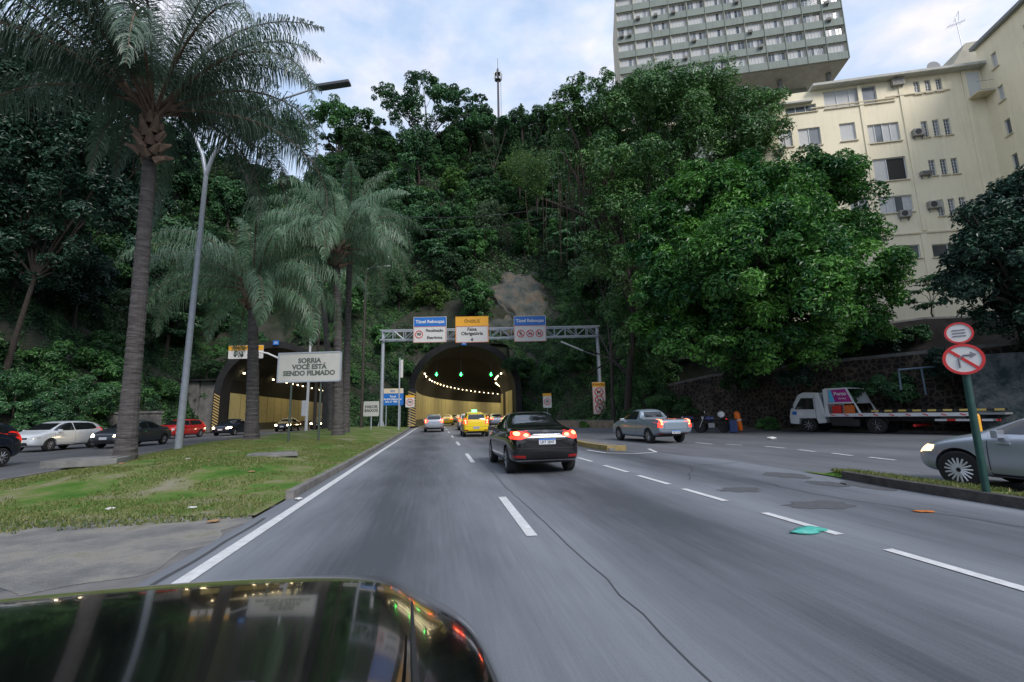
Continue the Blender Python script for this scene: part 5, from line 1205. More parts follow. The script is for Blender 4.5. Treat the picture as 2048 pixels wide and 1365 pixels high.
b.build('ladder_cage', M_galv, R1); MB().box((lc[0] + .4, -.55, lc[1] - 1.75), (2.8, 1.1, .12)).build('balcony_slab', M_creamd, R1)
MB().box((lc[0] - .35, -.03, lc[1] - .4), (.95, .06, 2.3)).build('door', M_winf, R1)
# --- wing coming towards the street on the right
zwt = F1.fp(1988, 95)[1]; wl_ = 22
wing = thing('cream_wing', 'cream side wing at the right edge coming towards the street', 'building', R1.location + F1.U * (ur - .01) + F1.N * .01, BROT - pi / 2)
# local x runs towards the street, front (-y) faces left
holes = []; cols_ = [(1.2, 1.7), (4.2, 5.4), (8.0, 9.6), (12.2, 13.8), (17, 18.6)]
for k in range(8):
    z_ = zwt - 2.9 - k * 3.05
    for a_, c_ in cols_:
        if z_ > 8: holes.append((a_, c_, z_, z_ + 1.35))
b = MB(); wall_holes(b, 0, wl_, 2.5, zwt, holes, .16)
b.add([(0, 0, 2.5), (0, 9, 2.5), (0, 9, zwt), (0, 0, zwt), (wl_, 0, 2.5), (wl_, 9, 2.5), (wl_, 9, zwt), (wl_, 0, zwt)], [(0, 3, 2, 1), (4, 5, 6, 7), (3, 7, 6, 2), (1, 2, 6, 5)])
b.build('wall', M_cream, wing)
for k, hh_ in enumerate(holes): window(wing, *hh_, 2 if hh_[1] - hh_[0] > .7 else 1, wr_, curtain=.4, dep=.16)
MB().box((wl_ / 2, .6, zwt + .15), (wl_ + .4, 1.9, .28)).build('roof_slab', M_back, wing)
# --- green and grey tower block
F2 = Facade('tower_block', 'tall green grey apartment slab on pillars rising behind the trees', 1560, 100, 86, BROT)
R2 = F2.root; a_, c_ = F2.fp(1236, 100)[0], F2.fp(1692, 80)[0]; zb2 = F2.fp(1690, 119)[1]; zt2 = F2.fp(1240, 8)[1]; FH = 3.5
M_tg = streaked('tower_green_band', (.25, .29, .26), (.14, .155, .14), .5); M_tc = streaked('tower_cream_pier', (.50, .46, .37), (.25, .23, .19), .5)
nfl = max(6, int(round((zt2 - zb2) / FH))); ncol = 12; cw = (c_ - a_) / ncol; holes = []
print('tower', a_, c_, zb2, zt2, nfl)
for k in range(nfl):
    for j in range(ncol): holes.append((a_ + j * cw + .22, a_ + (j + 1) * cw - .22, zb2 + k * FH + 1.62, zb2 + k * FH + 3.42))
b = MB(); wall_holes(b, a_, c_, zb2, zb2 + nfl * FH + .5, holes, .25, mi=0)
b.add([(a_, 0, zb2), (c_, 0, zb2), (c_, 12, zb2), (a_, 12, zb2), (a_, 0, zb2 + nfl * FH + .5), (c_, 0, zb2 + nfl * FH + .5), (c_, 12, zb2 + nfl * FH + .5), (a_, 12, zb2 + nfl * FH + .5)], [(0, 3, 2, 1), (1, 2, 6, 5), (2, 3, 7, 6), (0, 4, 7, 3), (4, 5, 6, 7)])
b.build('wall', M_tc, R2)
MB().box(((a_ + c_) / 2, 6, zb2 - .06), (c_ - a_ - .1, 11.8, .1)).build('soffit', mat('soffit_grey', (.34, .34, .33), .9, noise=.2, nscale=1), R2)
for k in range(nfl): MB().box(((a_ + c_) / 2, -.12, zb2 + k * FH + (.78 if k else .74)), (c_ - a_ + .1, .24, 1.5)).build('spandrel_band', M_tg, R2)
MB().box(((a_ + c_) / 2, -.15, zb2 + nfl * FH + .35), (c_ - a_ + .5, .5, .7)).build('roof_parapet', M_tg, R2)
b = MB()
for j in range(ncol + 1): b.box((a_ + j * cw, -.17, zb2 + nfl * FH / 2), (.09, .36, nfl * FH - .2))
b.build('fin', M_tg, R2)
wp = [None] * 4; wr2 = random.Random(9)
for i, hh_ in enumerate(holes):
    k = wr2.randrange(4)
    if wp[k] is None:
        wp[k] = window(R2, *hh_, 5, random.Random(k + 30), curtain=(.15, .4, .7, .9)[k], dep=.25, sill=False); continue
    o_ = copy_tree(wp[k], R2); o_.location = ((hh_[0] + hh_[1]) / 2, 0, (hh_[2] + hh_[3]) / 2)
for k in range(16):
    j = wr2.randrange(ncol); f_ = wr2.randrange(nfl); ac_unit(R2, a_ + (j + wr2.choice((.25, .7))) * cw, zb2 + f_ * FH + 1.3, .75, .5, -.24, False, .5)
b = MB(); dz = 9
for x in (.06, .30, .52, .74, .95): b2 = MB().tube([(a_ + (c_ - a_) * x, 3.2, zb2 - dz), (a_ + (c_ - a_) * x, 3.2, zb2 - .02)], .45, 14); b2.build('pillar', M_conc, R2, smooth=True)
for x in (.1, .42, .8): MB().tube([(a_ + (c_ - a_) * x, 11, zb2 - dz), (a_ + (c_ - a_) * x, 11, zb2 - .02)], .45, 14).build('pillar', M_conc, R2, smooth=True)
MB().box(((a_ + c_) / 2 + 2, 9, zb2 - dz - 9), (c_ - a_ + 2, 14, 18)).build('podium', M_tg, R2)
holes = [(a_ + 3 + k * 3.4, a_ + 5.6 + k * 3.4) for k in range(12)]
for h_ in holes: window(R2, h_[0], h_[1], zb2 - dz - 2.6, zb2 - dz - .9, 4, wr2, y=1.84, dep=.14, curtain=.4, sill=False)
MB().box(((a_ + c_) / 2 + 2, 8, zb2 - dz + .25), (c_ - a_ + 5, 17, .45)).build('terrace_roof', M_creamd, R2)
MB().box(((a_ + c_) / 2, 9.5, zb2 - 4.6), (c_ - a_ - 9, 6, 9.1)).build('core_wall', M_tg, R2)

# ------------------------------------------------------------------ vehicles
PROF = {
 'sedan': [(0, .44, .78, .88, .78, .72), (.015, .32, .88, 1.00, .92, .76), (.06, .25, .95, 1.075, .975, .78), (.15, .22, .97, 1.10, 1, .80), (.225, .21, .97, 1.16, 1, .76), (.34, .21, .96, 1.42, 1, .665), (.44, .21, .955, 1.485, 1, .66), (.56, .21, .95, 1.475, 1, .66), (.66, .21, .945, 1.36, 1, .68), (.765, .21, .93, 1.06, 1, .78), (.86, .21, .87, .97, .985, .78), (.945, .23, .76, .87, .94, .74), (.985, .28, .64, .75, .84, .68), (1, .36, .56, .64, .72, .6)],
 'hatch': [(0, .46, .84, .98, .80, .70), (.012, .34, .93, 1.16, .92, .70), (.05, .27, .97, 1.36, .97, .66), (.12, .23, .98, 1.47, 1, .65), (.28, .22, .97, 1.52, 1, .655), (.45, .22, .96, 1.53, 1, .66), (.58, .22, .95, 1.49, 1, .66), (.66, .22, .945, 1.38, 1, .68), (.775, .22, .93, 1.07, 1, .78), (.86, .22, .87, .98, .985, .78), (.945, .24, .77, .88, .94, .74), (.985, .30, .65, .76, .84, .68), (1, .38, .57, .65, .72, .6)],
 'bonnet': [(0, .46, .84, .98, .80, .70), (.012, .34, .93, 1.16, .92, .70), (.05, .27, .97, 1.36, .97, .66), (.12, .23, .98, 1.45, 1, .65), (.28, .22, .97, 1.50, 1, .655), (.42, .22, .96, 1.50, 1, .66), (.52, .22, .95, 1.42, 1, .66), (.60, .22, .95, 1.25, 1, .68), (.675, .22, .95, 1.09, 1, .78), (.74, .22, .95, 1.045, 1, .80), (.83, .22, .90, 1.01, .98, .74), (.91, .24, .82, .965, .90, .70), (.96, .28, .70, .88, .78, .66), (.99, .34, .60, .74, .66, .60), (1, .42, .56, .62, .56, .5)],
 'pickup': [(0, .52, .84, .98, .93, .90), (.01, .45, .90, 1.05, .985, .93), (.06, .34, .93, 1.08, 1, .93), (.2, .25, .94, 1.08, 1, .93), (.375, .24, .945, 1.09, 1, .92), (.39, .24, .945, 1.40, 1, .70), (.42, .24, .945, 1.50, 1, .665), (.52, .24, .945, 1.54, 1, .66), (.62, .24, .94, 1.44, 1, .67), (.755, .24, .93, 1.10, 1, .78), (.86, .24, .88, 1.0, .985, .78), (.945, .26, .78, .90, .94, .74), (.985, .32, .66, .78, .84, .68), (1, .40, .58, .66, .72, .6)]}
WIN = {
 'bonnet': [[(.12, 1.12), (.15, 1.34), (.22, 1.40), (.42, 1.42), (.42, 1.02), (.17, 1.05)]],  # side windows as (t, z) polygons
 'sedan': [[(.265, 1.08), (.315, 1.27), (.365, 1.36), (.475, 1.385), (.475, 1.02), (.29, 1.03)], [(.49, 1.02), (.49, 1.385), (.565, 1.37), (.655, 1.25), (.735, 1.06), (.735, 1.02)]],
 'hatch': [[(.12, 1.12), (.15, 1.34), (.22, 1.40), (.46, 1.42), (.46, 1.02), (.17, 1.05)], [(.475, 1.02), (.475, 1.42), (.57, 1.40), (.66, 1.26), (.745, 1.06), (.745, 1.02)]],
 'pickup': [[(.425, 1.04), (.425, 1.40), (.54, 1.42), (.62, 1.33), (.72, 1.08), (.72, 1.04)]]}
def cpatch(b, bvh, poly, axis, sgn, off=.005, step=.07, mi=0):
    """lay a 2D polygon on the body by projecting it along an axis"""
    out = []; n = len(poly)
    for i in range(n):
        a, c = Vector(poly[i]), Vector(poly[(i + 1) % n]); k = max(1, int((c - a).length / step))
        for j in range(k): out.append(a.lerp(c, j / k))
    nb = len(out); X0, X1 = min(p.x for p in out), max(p.x for p in out); Y0, Y1 = min(p.y for p in out), max(p.y for p in out); ins = []
    y = Y0 + step / 2
    while y < Y1:
        xx = sorted(poly[i][0] + (y - poly[i][1]) / (poly[(i + 1) % n][1] - poly[i][1]) * (poly[(i + 1) % n][0] - poly[i][0]) for i in range(n) if (poly[i][1] > y) != (poly[(i + 1) % n][1] > y))
        for s0, s1 in zip(xx[::2], xx[1::2]):
            x = s0 + step * .5
            while x < s1 - step * .3: ins.append(Vector((x, y))); x += step
        y += step
    V2, E2, F2, *_ = delaunay_2d_cdt(out + ins, [(i, (i + 1) % nb) for i in range(nb)], [], 1, 1e-6)
    o = len(b.v); ok = []; 
    for p in V2:
        if axis == 'x': org, d = Vector((sgn * 4, p.x, p.y)), Vector((-sgn, 0, 0))
        elif axis == 'y': org, d = Vector((p.x, sgn * 9, p.y)), Vector((0, -sgn, 0))
        else: org, d = Vector((p.x, p.y, 6)), Vector((0, 0, -1))
        h = bvh.ray_cast(org, d)
        if h[0] is None: ok.append(False); b.v.append((0, 0, 0)); continue
        nn = h[1] if h[1].dot(d) < 0 else -h[1]; ok.append(True); b.v.append(tuple(h[0] + nn * off))
    for f in F2:
        if all(ok[i] for i in f): b.f.append(tuple(o + i for i in f)); b.m.append(mi)
def wheel(parent, x, y, R, wd, rim, side, spokes=10, dark=False):
    b = MB(); w = wd / 2; b.lathe([(-w, R * .66), (-w, R * .93), (-w * .7, R), (w * .7, R), (w, R * .93), (w, R * .66)], (0, 0, 0), 'x', 30)
    t = b.build('wheel', M_rubber, parent, smooth=True, loc=(x, y, R))
    c = MB(); s = side; c.lathe([(s * w * .15, R * .67), (s * w * .96, R * .68), (s * w * .96, R * .62), (s * w * .5, R * .60)], (0, 0, 0), 'x', 30)
    for k in range(spokes):
        a = 2 * pi * k / spokes; p0 = Vector((s * w * .86, cos(a) * R * .12, sin(a) * R * .12)); p1 = Vector((s * w * .9, cos(a + .12) * R * .64, sin(a + .12) * R * .64)); c.tube([p0, p1], [R * .085, R * .06], 5)
    c.lathe([(s * w * .6, R * .16), (s * w * .95, R * .14)], (0, 0, 0), 'x', 12)
    c.build('rim', rim, t, smooth=True); MB().lathe([(s * w * .2, R * .64), (s * w * .3, R * .64)], (0, 0, 0), 'x', 24).build('brake_shadow', M_plastic, t); return t
def paint(name, col, metal=.3, rough=.28): return mat(name, col, rough, metal, coat=.7)
def car(kind, label, loc, rz, L, Wd, pm, tail=M_tailoff, head=M_headoff, group=None, name='car', hs=1.0, rim=None, detail=2, wb=(.185, .80), R=.31, cat='car', sub=2, plate_txt='', rear=None, spk=10):
    root = thing(name, label, cat, loc, rz, group); w = Wd / 2; rim = rim or M_rim
    cage = MB(); pr_ = PROF[kind]; rings = []
    def ringpts(t, zb, zl, zt_, wf, wr__):
        y = (t - .5) * L; W_ = w * wf; rw = w * wr__; g = zt_ - zl
        half = [(0, zb), (W_ * .55, zb), (W_ * .90, zb + .015), (W_ * .985, zb + .10), (W_ * 1.0, zb + (zl - zb) * .5), (W_ * .995, zb + (zl - zb) * .82), (W_ * .955, zl + .005), (W_ * .93 if g > .2 else W_ * .92, zl + .035), (rw + (W_ * .93 - rw) * .30, zl + g * .62), (rw * .98, zt_ - g * .10 - .01), (rw * .72, zt_ - .008), (0, zt_)]
        half = [(x, z * hs if z > .5 else z) for x, z in half]
        return [(x, y, z) for x, z in half] + [(-x, y, z) for x, z in half[-2:0:-1]]
    for s in pr_: rings.append(ringpts(*s))
    n = len(rings[0])
    def capr(r_, dy): 
        cz = sum(p[2] for p in r_) / n; return [(p[0] * .55, p[1] + dy, cz + (p[2] - cz) * .55) for p in r_]
    rings = [capr(rings[0], -.012)] + rings + [capr(rings[-1], .012)]
    for r_ in rings: cage.v += r_
    for i in range(len(rings) - 1):
        for j in range(n): cage.f.append((i * n + j, i * n + (j + 1) % n, (i + 1) * n + (j + 1) % n, (i + 1) * n + j)); cage.m.append(0)
    h_ = n // 2
    for o_ in (0, (len(rings) - 1) * n):
        for j in range(h_): 
            a, c, d_, e = o_ + j, o_ + j + 1, o_ + (n - j - 1) % n, o_ + (n - j) % n
            f = []; [f.append(v_) for v_ in (a, c, d_, e) if v_ not in f]
            if len(f) > 2: cage.f.append(tuple(f)); cage.m.append(0)
    body = cage.build('body', [pm, M_plastic], root, smooth=True)
    md = body.modifiers.new('s', 'SUBSURF'); md.levels = md.render_levels = sub
    cut = MB(); ys_ = [(t - .5) * L for t in wb]
    for y in ys_:
        for s in (-1, 1): cut.lathe([(s * (w - .30), R + .045), (s * (w + .3), R + .045)], (0, y, R + .01), 'x', 32)
    if kind == 'pickup': cut.bb((-w * .80, (.03 - .5) * L, .62), (w * .80, (.365 - .5) * L, 1.6))
    co = cut.build('cut', M_plastic, None); mb_ = body.modifiers.new('b', 'BOOLEAN'); mb_.operation = 'DIFFERENCE'; mb_.object = co; mb_.solver = 'EXACT'
    co.parent = root; co.matrix_parent_inverse = Matrix(); bpy.context.view_layer.update()
    dg = bpy.context.evaluated_depsgraph_get(); me = bpy.data.meshes.new_from_object(body.evaluated_get(dg)); body.modifiers.clear(); body.data = me; bpy.data.objects.remove(co)
    if len(me.materials) < 2: me.materials.append(M_plastic)
    for p in me.polygons:
        c = p.center; p.use_smooth = True; p.material_index = 0
        if any((c.y - y) ** 2 + (c.z - R) ** 2 < (R + .043) ** 2 for y in ys_) and (abs(c.x) < w - .02) : p.material_index = 1
        if kind == 'pickup' and abs(c.x) < w * .81 and (.02 - .5) * L < c.y < (.37 - .5) * L and c.z < 1.04 * hs and c.z > .3: p.material_index = 1
        if c.z < .245: p.material_index = 1
    try: me.set_sharp_from_angle(angle=radians(35))
    except Exception: pass
    bm = bmesh.new(); bm.from_mesh(me); bvh = BVHTree.FromBMesh(bm); bm.free()
    Y = lambda t: (t - .5) * L
    Z = lambda z: z * hs if z > .5 else z
    for s in (-1, 1):
        for wi in WIN[kind]:
            b = MB(); cpatch(b, bvh, [(Y(t), Z(z)) for t, z in wi], 'x', s, .006); b.build('side_window', M_glass, root, smooth=True)
        for y in ys_: wheel(root, s * (w - .105), y, R, .2, rim, s, spk)
        if detail:
            b = MB(); x0 = {'sedan': (.26, .483, .74), 'hatch': (.24, .467, .75), 'bonnet': (.24, .43), 'pickup': (.415, .73)}[kind]
            for t in x0: cpatch(b, bvh, [(Y(t) - .006, .30), (Y(t) + .006, .30), (Y(t) + .006, Z(.98)), (Y(t) - .006, Z(.98))], 'x', s, .003, .08)
            cpatch(b, bvh, [(Y(.23), .27), (Y(.74), .27), (Y(.74), .30), (Y(.23), .30)], 'x', s, .004, .1); b.build('door_seam', M_plastic, root)
            b = MB()
            for t in x0[1:]:
                h = bvh.ray_cast(Vector((s * 4, Y(t) - .75 * (L / 4.2) * (.25 if t > .6 else .3) - .02 + (.0), Z(.86))), Vector((-s, 0, 0)))
                if h[0]: b.box(h[0] + Vector((s * .012, 0, 0)), (.03, .17, .028))
            b.build('door_handle', pm, root, bevel=.008)
            h = bvh.ray_cast(Vector((s * 4, Y(.70), Z(1.0))), Vector((-s, 0, 0))); mx_ = (abs(h[0].x) if h[0] else w * .85)
            b = MB().box((s * (mx_ + .10), Y(.70), Z(1.02)), (.2, .09, .13)); b.box((s * (mx_ + .02), Y(.70), Z(.97)), (.1, .05, .03)); b.build('mirror', pm if detail > 1 else M_plastic, root, bevel=.02)
    # windscreen and rear window
    if kind == 'sedan': rw = [(-.56, 1.115), (.56, 1.115), (.47, 1.37), (-.47, 1.37)]
    elif kind == 'hatch': rw = [(-.56, 1.05), (.56, 1.05), (.50, 1.36), (-.50, 1.36)]
    else: rw = [(-.52, 1.13), (.52, 1.13), (.46, 1.38), (-.46, 1.38)]
    k_ = w / .86
    b = MB(); cpatch(b, bvh, [(x * k_, Z(z)) for x, z in rw], 'y', -1, .006); b.build('rear_window', M_glass, root, smooth=True)
    b = MB(); cpatch(b, bvh, [(x * k_, Z(z)) for x, z in [(-.62, 1.07), (.62, 1.07), (.53, 1.40), (-.53, 1.40)]], 'y', 1, .006); b.build('windscreen', M_glass, root, smooth=True)
    # rear end
    lampP = {'sedan': [(.38, .89), (.42, .96), (.60, 1.0), (.80, 1.0), (.84, .93), (.82, .83), (.64, .82), (.50, .86)], 'bonnet': [(.58, .78), (.56, .92), (.62, 1.12), (.70, 1.14)], 'hatch': [(.58, .78), (.56, .92), (.62, 1.12), (.70, 1.14), (.80, 1.05), (.82, .90), (.80, .78)], 'pickup': [(.66, .70), (.66, 1.0), (.84, 1.0), (.86, .70)]}[kind]
    for s in (-1, 1):
        b = MB(); cpatch(b, bvh, [(s * x * k_, Z(z)) for x, z in lampP], 'y', -1, .008, .05)
        sp = {'sedan': [(.0, .86), (.0, 1.01), (.045, 1.01), (.06, .97), (.03, .86)], 'bonnet': [(0, .80), (0, 1.1), (.03, .8)], 'hatch': [(0, .80), (0, 1.1), (.03, 1.12), (.045, .95), (.03, .8)], 'pickup': [(0, .7), (0, 1.0), (.02, 1.0), (.02, .7)]}[kind]
        cpatch(b, bvh, [(Y(t), Z(z)) for t, z in sp], 'x', s, .008, .05)
        tl = b.build('tail_lamp', tail, root, smooth=True)
        if tail is M_tail:
            b = MB(); 
            for (cx_, cz_, rx, rz_) in (((.70, .95, .07, .045), (.50, .92, .06, .03)) if kind == 'sedan' else ((.70, .98, .05, .07), (.69, .85, .05, .035))):
                cpatch(b, bvh, [((s * cx_ + rx * cos(a)) * k_, Z(cz_) + rz_ * sin(a)) for a in np.linspace(0, 2 * pi, 11)[:-1]], 'y', -1, .012, .04)
            b.build('bulb_glow', M_tailhot, tl)
        b = MB(); cpatch(b, bvh, [(s * x * k_, z) for x, z in [(.52, .40), (.52, .46), (.80, .47), (.80, .41)]], 'y', -1, .006, .06); b.build('reflector', mat('reflector_red', (.28, .012, .012), .3), root)
    b = MB(); cpatch(b, bvh, [(x * k_, z) for x, z in [(-.66, .27), (-.60, .37), (.60, .37), (.66, .27)]], 'y', -1, .006, .09)
    def sl(p0, p1, wd=.011):
        d = (Vector(p1) - Vector(p0)).normalized(); nn = Vector((-d.y, d.x)) * wd / 2; cpatch(b, bvh, [tuple(Vector(p0) - nn), tuple(Vector(p1) - nn), tuple(Vector(p1) + nn), tuple(Vector(p0) + nn)], 'y', -1, .004, .06)
    sl((-.74 * k_, Z(.62)), (.74 * k_, Z(.62))); sl((-.60 * k_, Z(.63)), (-.56 * k_, Z(.83))); sl((.60 * k_, Z(.63)), (.56 * k_, Z(.83)))
    b.build('bumper_trim', M_plastic, root)
    zp = {'sedan': .77, 'hatch': .70 if name != 'taxi' else .56, 'pickup': .50, 'bonnet': .7}[kind]; h = bvh.ray_cast(Vector((0, -9, Z(zp))), Vector((0, 1, 0)))
    pl = MB().box((0, 0, 0), (.40, .015, .13)).build('number_plate', M_plate, root, loc=h[0] + Vector((0, -.015, 0)))
    MB().box((0, -.009, .048), (.40, .004, .032)).build('plate_band', M_blue, pl)
    if plate_txt: text('plate_lettering', plate_txt, .085, M_txt, pl, (0, -.009, -.016), .02, .002)
    if kind == 'sedan' and detail > 1:
        b = MB(); cpatch(b, bvh, [(-.36 * k_, Z(.905)), (.36 * k_, Z(.905)), (.33 * k_, Z(.935)), (-.33 * k_, Z(.935))], 'y', -1, .014, .05); cpatch(b, bvh, [(-.74 * k_, .335), (.74 * k_, .335), (.70 * k_, .36), (-.70 * k_, .36)], 'y', -1, .012, .06); b.build('chrome_strip', M_chrome, root)
        h = bvh.ray_cast(Vector((0, -9, Z(.985))), Vector((0, 1, 0))); e = MB(); o_ = h[0] + Vector((0, -.014, 0))
        for k in range(24):
            a, c = 2 * pi * k / 24, 2 * pi * (k + 1) / 24; e.tube([(.075 * cos(a), 0, .042 * sin(a)), (.075 * cos(c), 0, .042 * sin(c))], .006, 5)
        e.tube([(-.042, 0, -.028), (-.02, 0, .03)], .007, 5); e.tube([(.02, 0, -.03), (.042, 0, .028)], .007, 5); e.tube([(-.03, 0, .0), (.03, 0, .0)], .007, 5)
        e.build('badge', M_chrome, root, loc=o_)
        MB().prism([(Y(.20), Z(1.1)), (Y(.245), Z(1.1)), (Y(.21), Z(1.13))], -.005, .005, 'x')
    # front end
    for s in (-1, 1):
        b = MB(); cpatch(b, bvh, [(s * x * k_, Z(z)) for x, z in [(.48, .62), (.50, .72), (.66, .78), (.78, .78), (.80, .70), (.70, .62)]], 'y', 1, .008, .05)
        cpatch(b, bvh, [(Y(t), Z(z)) for t, z in [(.93, .66), (.925, .74), (.965, .74), (.985, .70), (.98, .64)]], 'x', s, .008, .05); b.build('headlight', head, root, smooth=True)
    b = MB(); cpatch(b, bvh, [(x * k_, Z(z)) for x, z in [(-.44, .62), (-.42, .71), (.42, .71), (.44, .62)]], 'y', 1, .006, .06); cpatch(b, bvh, [(x * k_, z) for x, z in [(-.5, .34), (-.45, .48), (.45, .48), (.5, .34)]], 'y', 1, .006, .06); b.build('grille', M_plastic, root)
    h = bvh.ray_cast(Vector((0, 9, .54)), Vector((0, -1, 0)))
    MB().box((0, 0, 0), (.40, .015, .13)).build('front_plate', M_plate, root, loc=h[0] + Vector((0, .012, 0)))
    return root, bvh, Y, Z
P_black = paint('car_paint_black', (.004, .004, .005), 0, .12); P_silver = paint('car_paint_silver', (.42, .46, .52), .55, .3); P_white = paint('car_paint_white', (.62, .66, .70), 0, .3)
P_grey = paint('car_paint_graphite', (.06, .07, .085), .4, .3); P_red = paint('car_paint_red', (.52, .018, .02), .1, .3); P_yel = paint('car_paint_yellow', (.86, .62, .01), 0, .35); P_dblue = paint('car_paint_dark_blue', (.012, .018, .035), .3, .3)
P_sb = paint('car_paint_blue_silver', (.30, .37, .44), .5, .3)
def cat_(px, py, dep): p = P(px, py, dep); return (p.x, p.y, 0)
# black sedan ahead
bl = G(1090, 952); car('sedan', 'black sedan with lit red tail lamps just ahead in the right lane', (2.52, 10.55 + 2.12, 0), radians(1.5), 4.24, 1.69, P_black, M_tail, group=None, plate_txt='LRT 2E47', R=.315, rim=M_rim, sub=3)
# yellow taxi
t_, bvh, Y, Z = car('hatch', 'yellow taxi with green lit roof sign entering the tunnel', (2.62, 29.5 + 2.05, 0), 0, 4.0, 1.70, P_yel, M_tail, name='taxi', cat='taxi', hs=1.05, plate_txt='KZN 1B08')
MB().box((0, -.3, Z(1.53) + .07), (.34, .14, .13)).build('roof_sign', mat('taxi_sign_green', (.05, .6, .15), .5, emit=(.1, 1, .2), es=4), t_, bevel=.02)
for s in (-1, 1):
    b = MB(); cpatch(b, bvh, [(-1.5, .62), (1.3, .62), (1.3, .70), (-1.5, .70)], 'x', s, .007, .1); b.build('blue_stripe', M_blue, t_)
car('hatch', 'silver hatchback with lit tail lamps in the left lane before the tunnel', (-.08, 40 + 2, 0), 0, 4.0, 1.69, P_silver, M_tail, hs=1.0, plate_txt='LLB 3C19')
# traffic inside the tunnel
TG = 'cars queuing inside the main tunnel'
for (x, y_, kd, pm_, lb, nm) in ((.1, 59, 'hatch', P_red, 'red hatchback with lit tail lamps inside the tunnel behind the silver one', 'car'), (1.75, 66, 'sedan', P_yel, 'yellow taxi deep inside the tunnel in the left lane', 'taxi'), (3.0, 44.5, 'hatch', P_white, 'white hatchback in the tunnel mouth left of the yellow taxi', 'car'),
      (6.9, 53, 'sedan', P_silver, 'silver sedan with lit tail lamps inside the tunnel right of the yellow taxi', 'car'), (4.6, 72, 'hatch', P_white, 'pale hatchback far inside the tunnel in the middle lane', 'car'), (8.3, 78, 'hatch', P_grey, 'dark hatchback far inside the tunnel by the right wall', 'car'), (3.9, 84, 'sedan', P_silver, 'silver sedan farthest inside the tunnel', 'car')):
    car(kd, lb, (x, y_, 0), -.02 - max(0, y_ - 59) * .009, 4.1, 1.7, pm_, M_tail, group=TG, detail=0, name=nm, cat='taxi' if nm == 'taxi' else 'car', sub=1)
p_ = P(1072, 850, 33)
car('hatch', 'pale blue grey car ahead of the black sedan with only its roof showing', (p_.x + .1, p_.y, 0), 0, 4.1, 1.7, P_sb, M_tailoff, detail=0)
# pickup
car('pickup', 'silver blue compact pickup on the side road with lit tail lamps', (10.05, 18.7 + 2.1, 0), radians(6), 4.45, 1.70, P_sb, M_tail, name='pickup_truck', cat='pickup', hs=1.0, R=.32, plate_txt='LSU 7A30', wb=(.20, .80))
# silver car at the right edge
car('sedan', 'silver grey car with a lit headlight entering at the right edge', (9.97, 5.40, 0), radians(9), 4.3, 1.72, P_silver, M_tailoff, mat('headlamp_dim', (.8, .6, .4), .2, emit=(1, .66, .35), es=1.3), R=.315, rim=mat('bright_hubcap', (.62, .63, .65), .35, .3), wb=(.185, .84), spk=17, hs=.92)
# opposite carriageway
OG = 'oncoming cars on the left carriageway'
car('hatch', 'white hatchback coming towards us on the left carriageway', (-20.0, 28.6, 0), radians(180 - 7), 4.1, 1.72, P_white, M_tailoff, M_headoff, group=OG)
car('sedan', 'dark graphite car with lit headlights behind the near palm trunk', (-17.3, 30.3, 0), radians(180 - 6), 4.3, 1.72, P_grey, M_tailoff, M_head, group=OG)
car('hatch', 'red hatchback behind the street lamp pole on the left carriageway', (-20.6, 42.0, 0), radians(180 - 10), 4.0, 1.70, P_red, M_tailoff, M_headoff, group=OG)
car('sedan', 'black car leaving the left tunnel beside the second palm', (-18.3, 46.3, 0), radians(180 - 6), 4.3, 1.72, P_dblue, M_tailoff, M_head, group=OG)
car('sedan', 'black car with bright headlights inside the left tunnel mouth', (-16.3, 55.5, 0), radians(180), 4.3, 1.74, P_black, M_tailoff, M_head, group=OG, detail=0)
car('hatch', 'dark car with bright headlights behind the sign posts in the left tunnel', (-14.6, 63, 0), radians(180), 4.1, 1.72, P_grey, M_tailoff, M_head, group=OG, detail=0)
car('hatch', 'dark navy car cut by the left edge of the picture', (-15.25, 17.0, 0), radians(180 - 4), 4.2, 1.75, P_dblue, M_tailoff, M_headoff, group=OG, hs=1.02)
# the car that carries the camera
own, bvh, Y, Z = car('bonnet', 'glossy black bonnet of the car the photo is taken from', (-.81, -.20, 0), 0, 4.3, 1.98, P_black, name='own_car', detail=0, sub=3, wb=(.185, .84))
ol = lambda p: Vector(p) - Vector((-.81, -.20, 0))
b = MB(); b.tube([ol(P(832, 1400, .55)), ol(P(826, 1290, .72)), ol(P(824, 1205, .97))], [.006, .0045, .0025], 6); b.build('wiper', M_plastic, own)
b = MB(); b.prism([(-.70, .80), (.70, .80), (.58, .90), (0, .94), (-.58, .90)], 1.072, 1.085, 'z'); b.build('cowl', M_plastic, own)
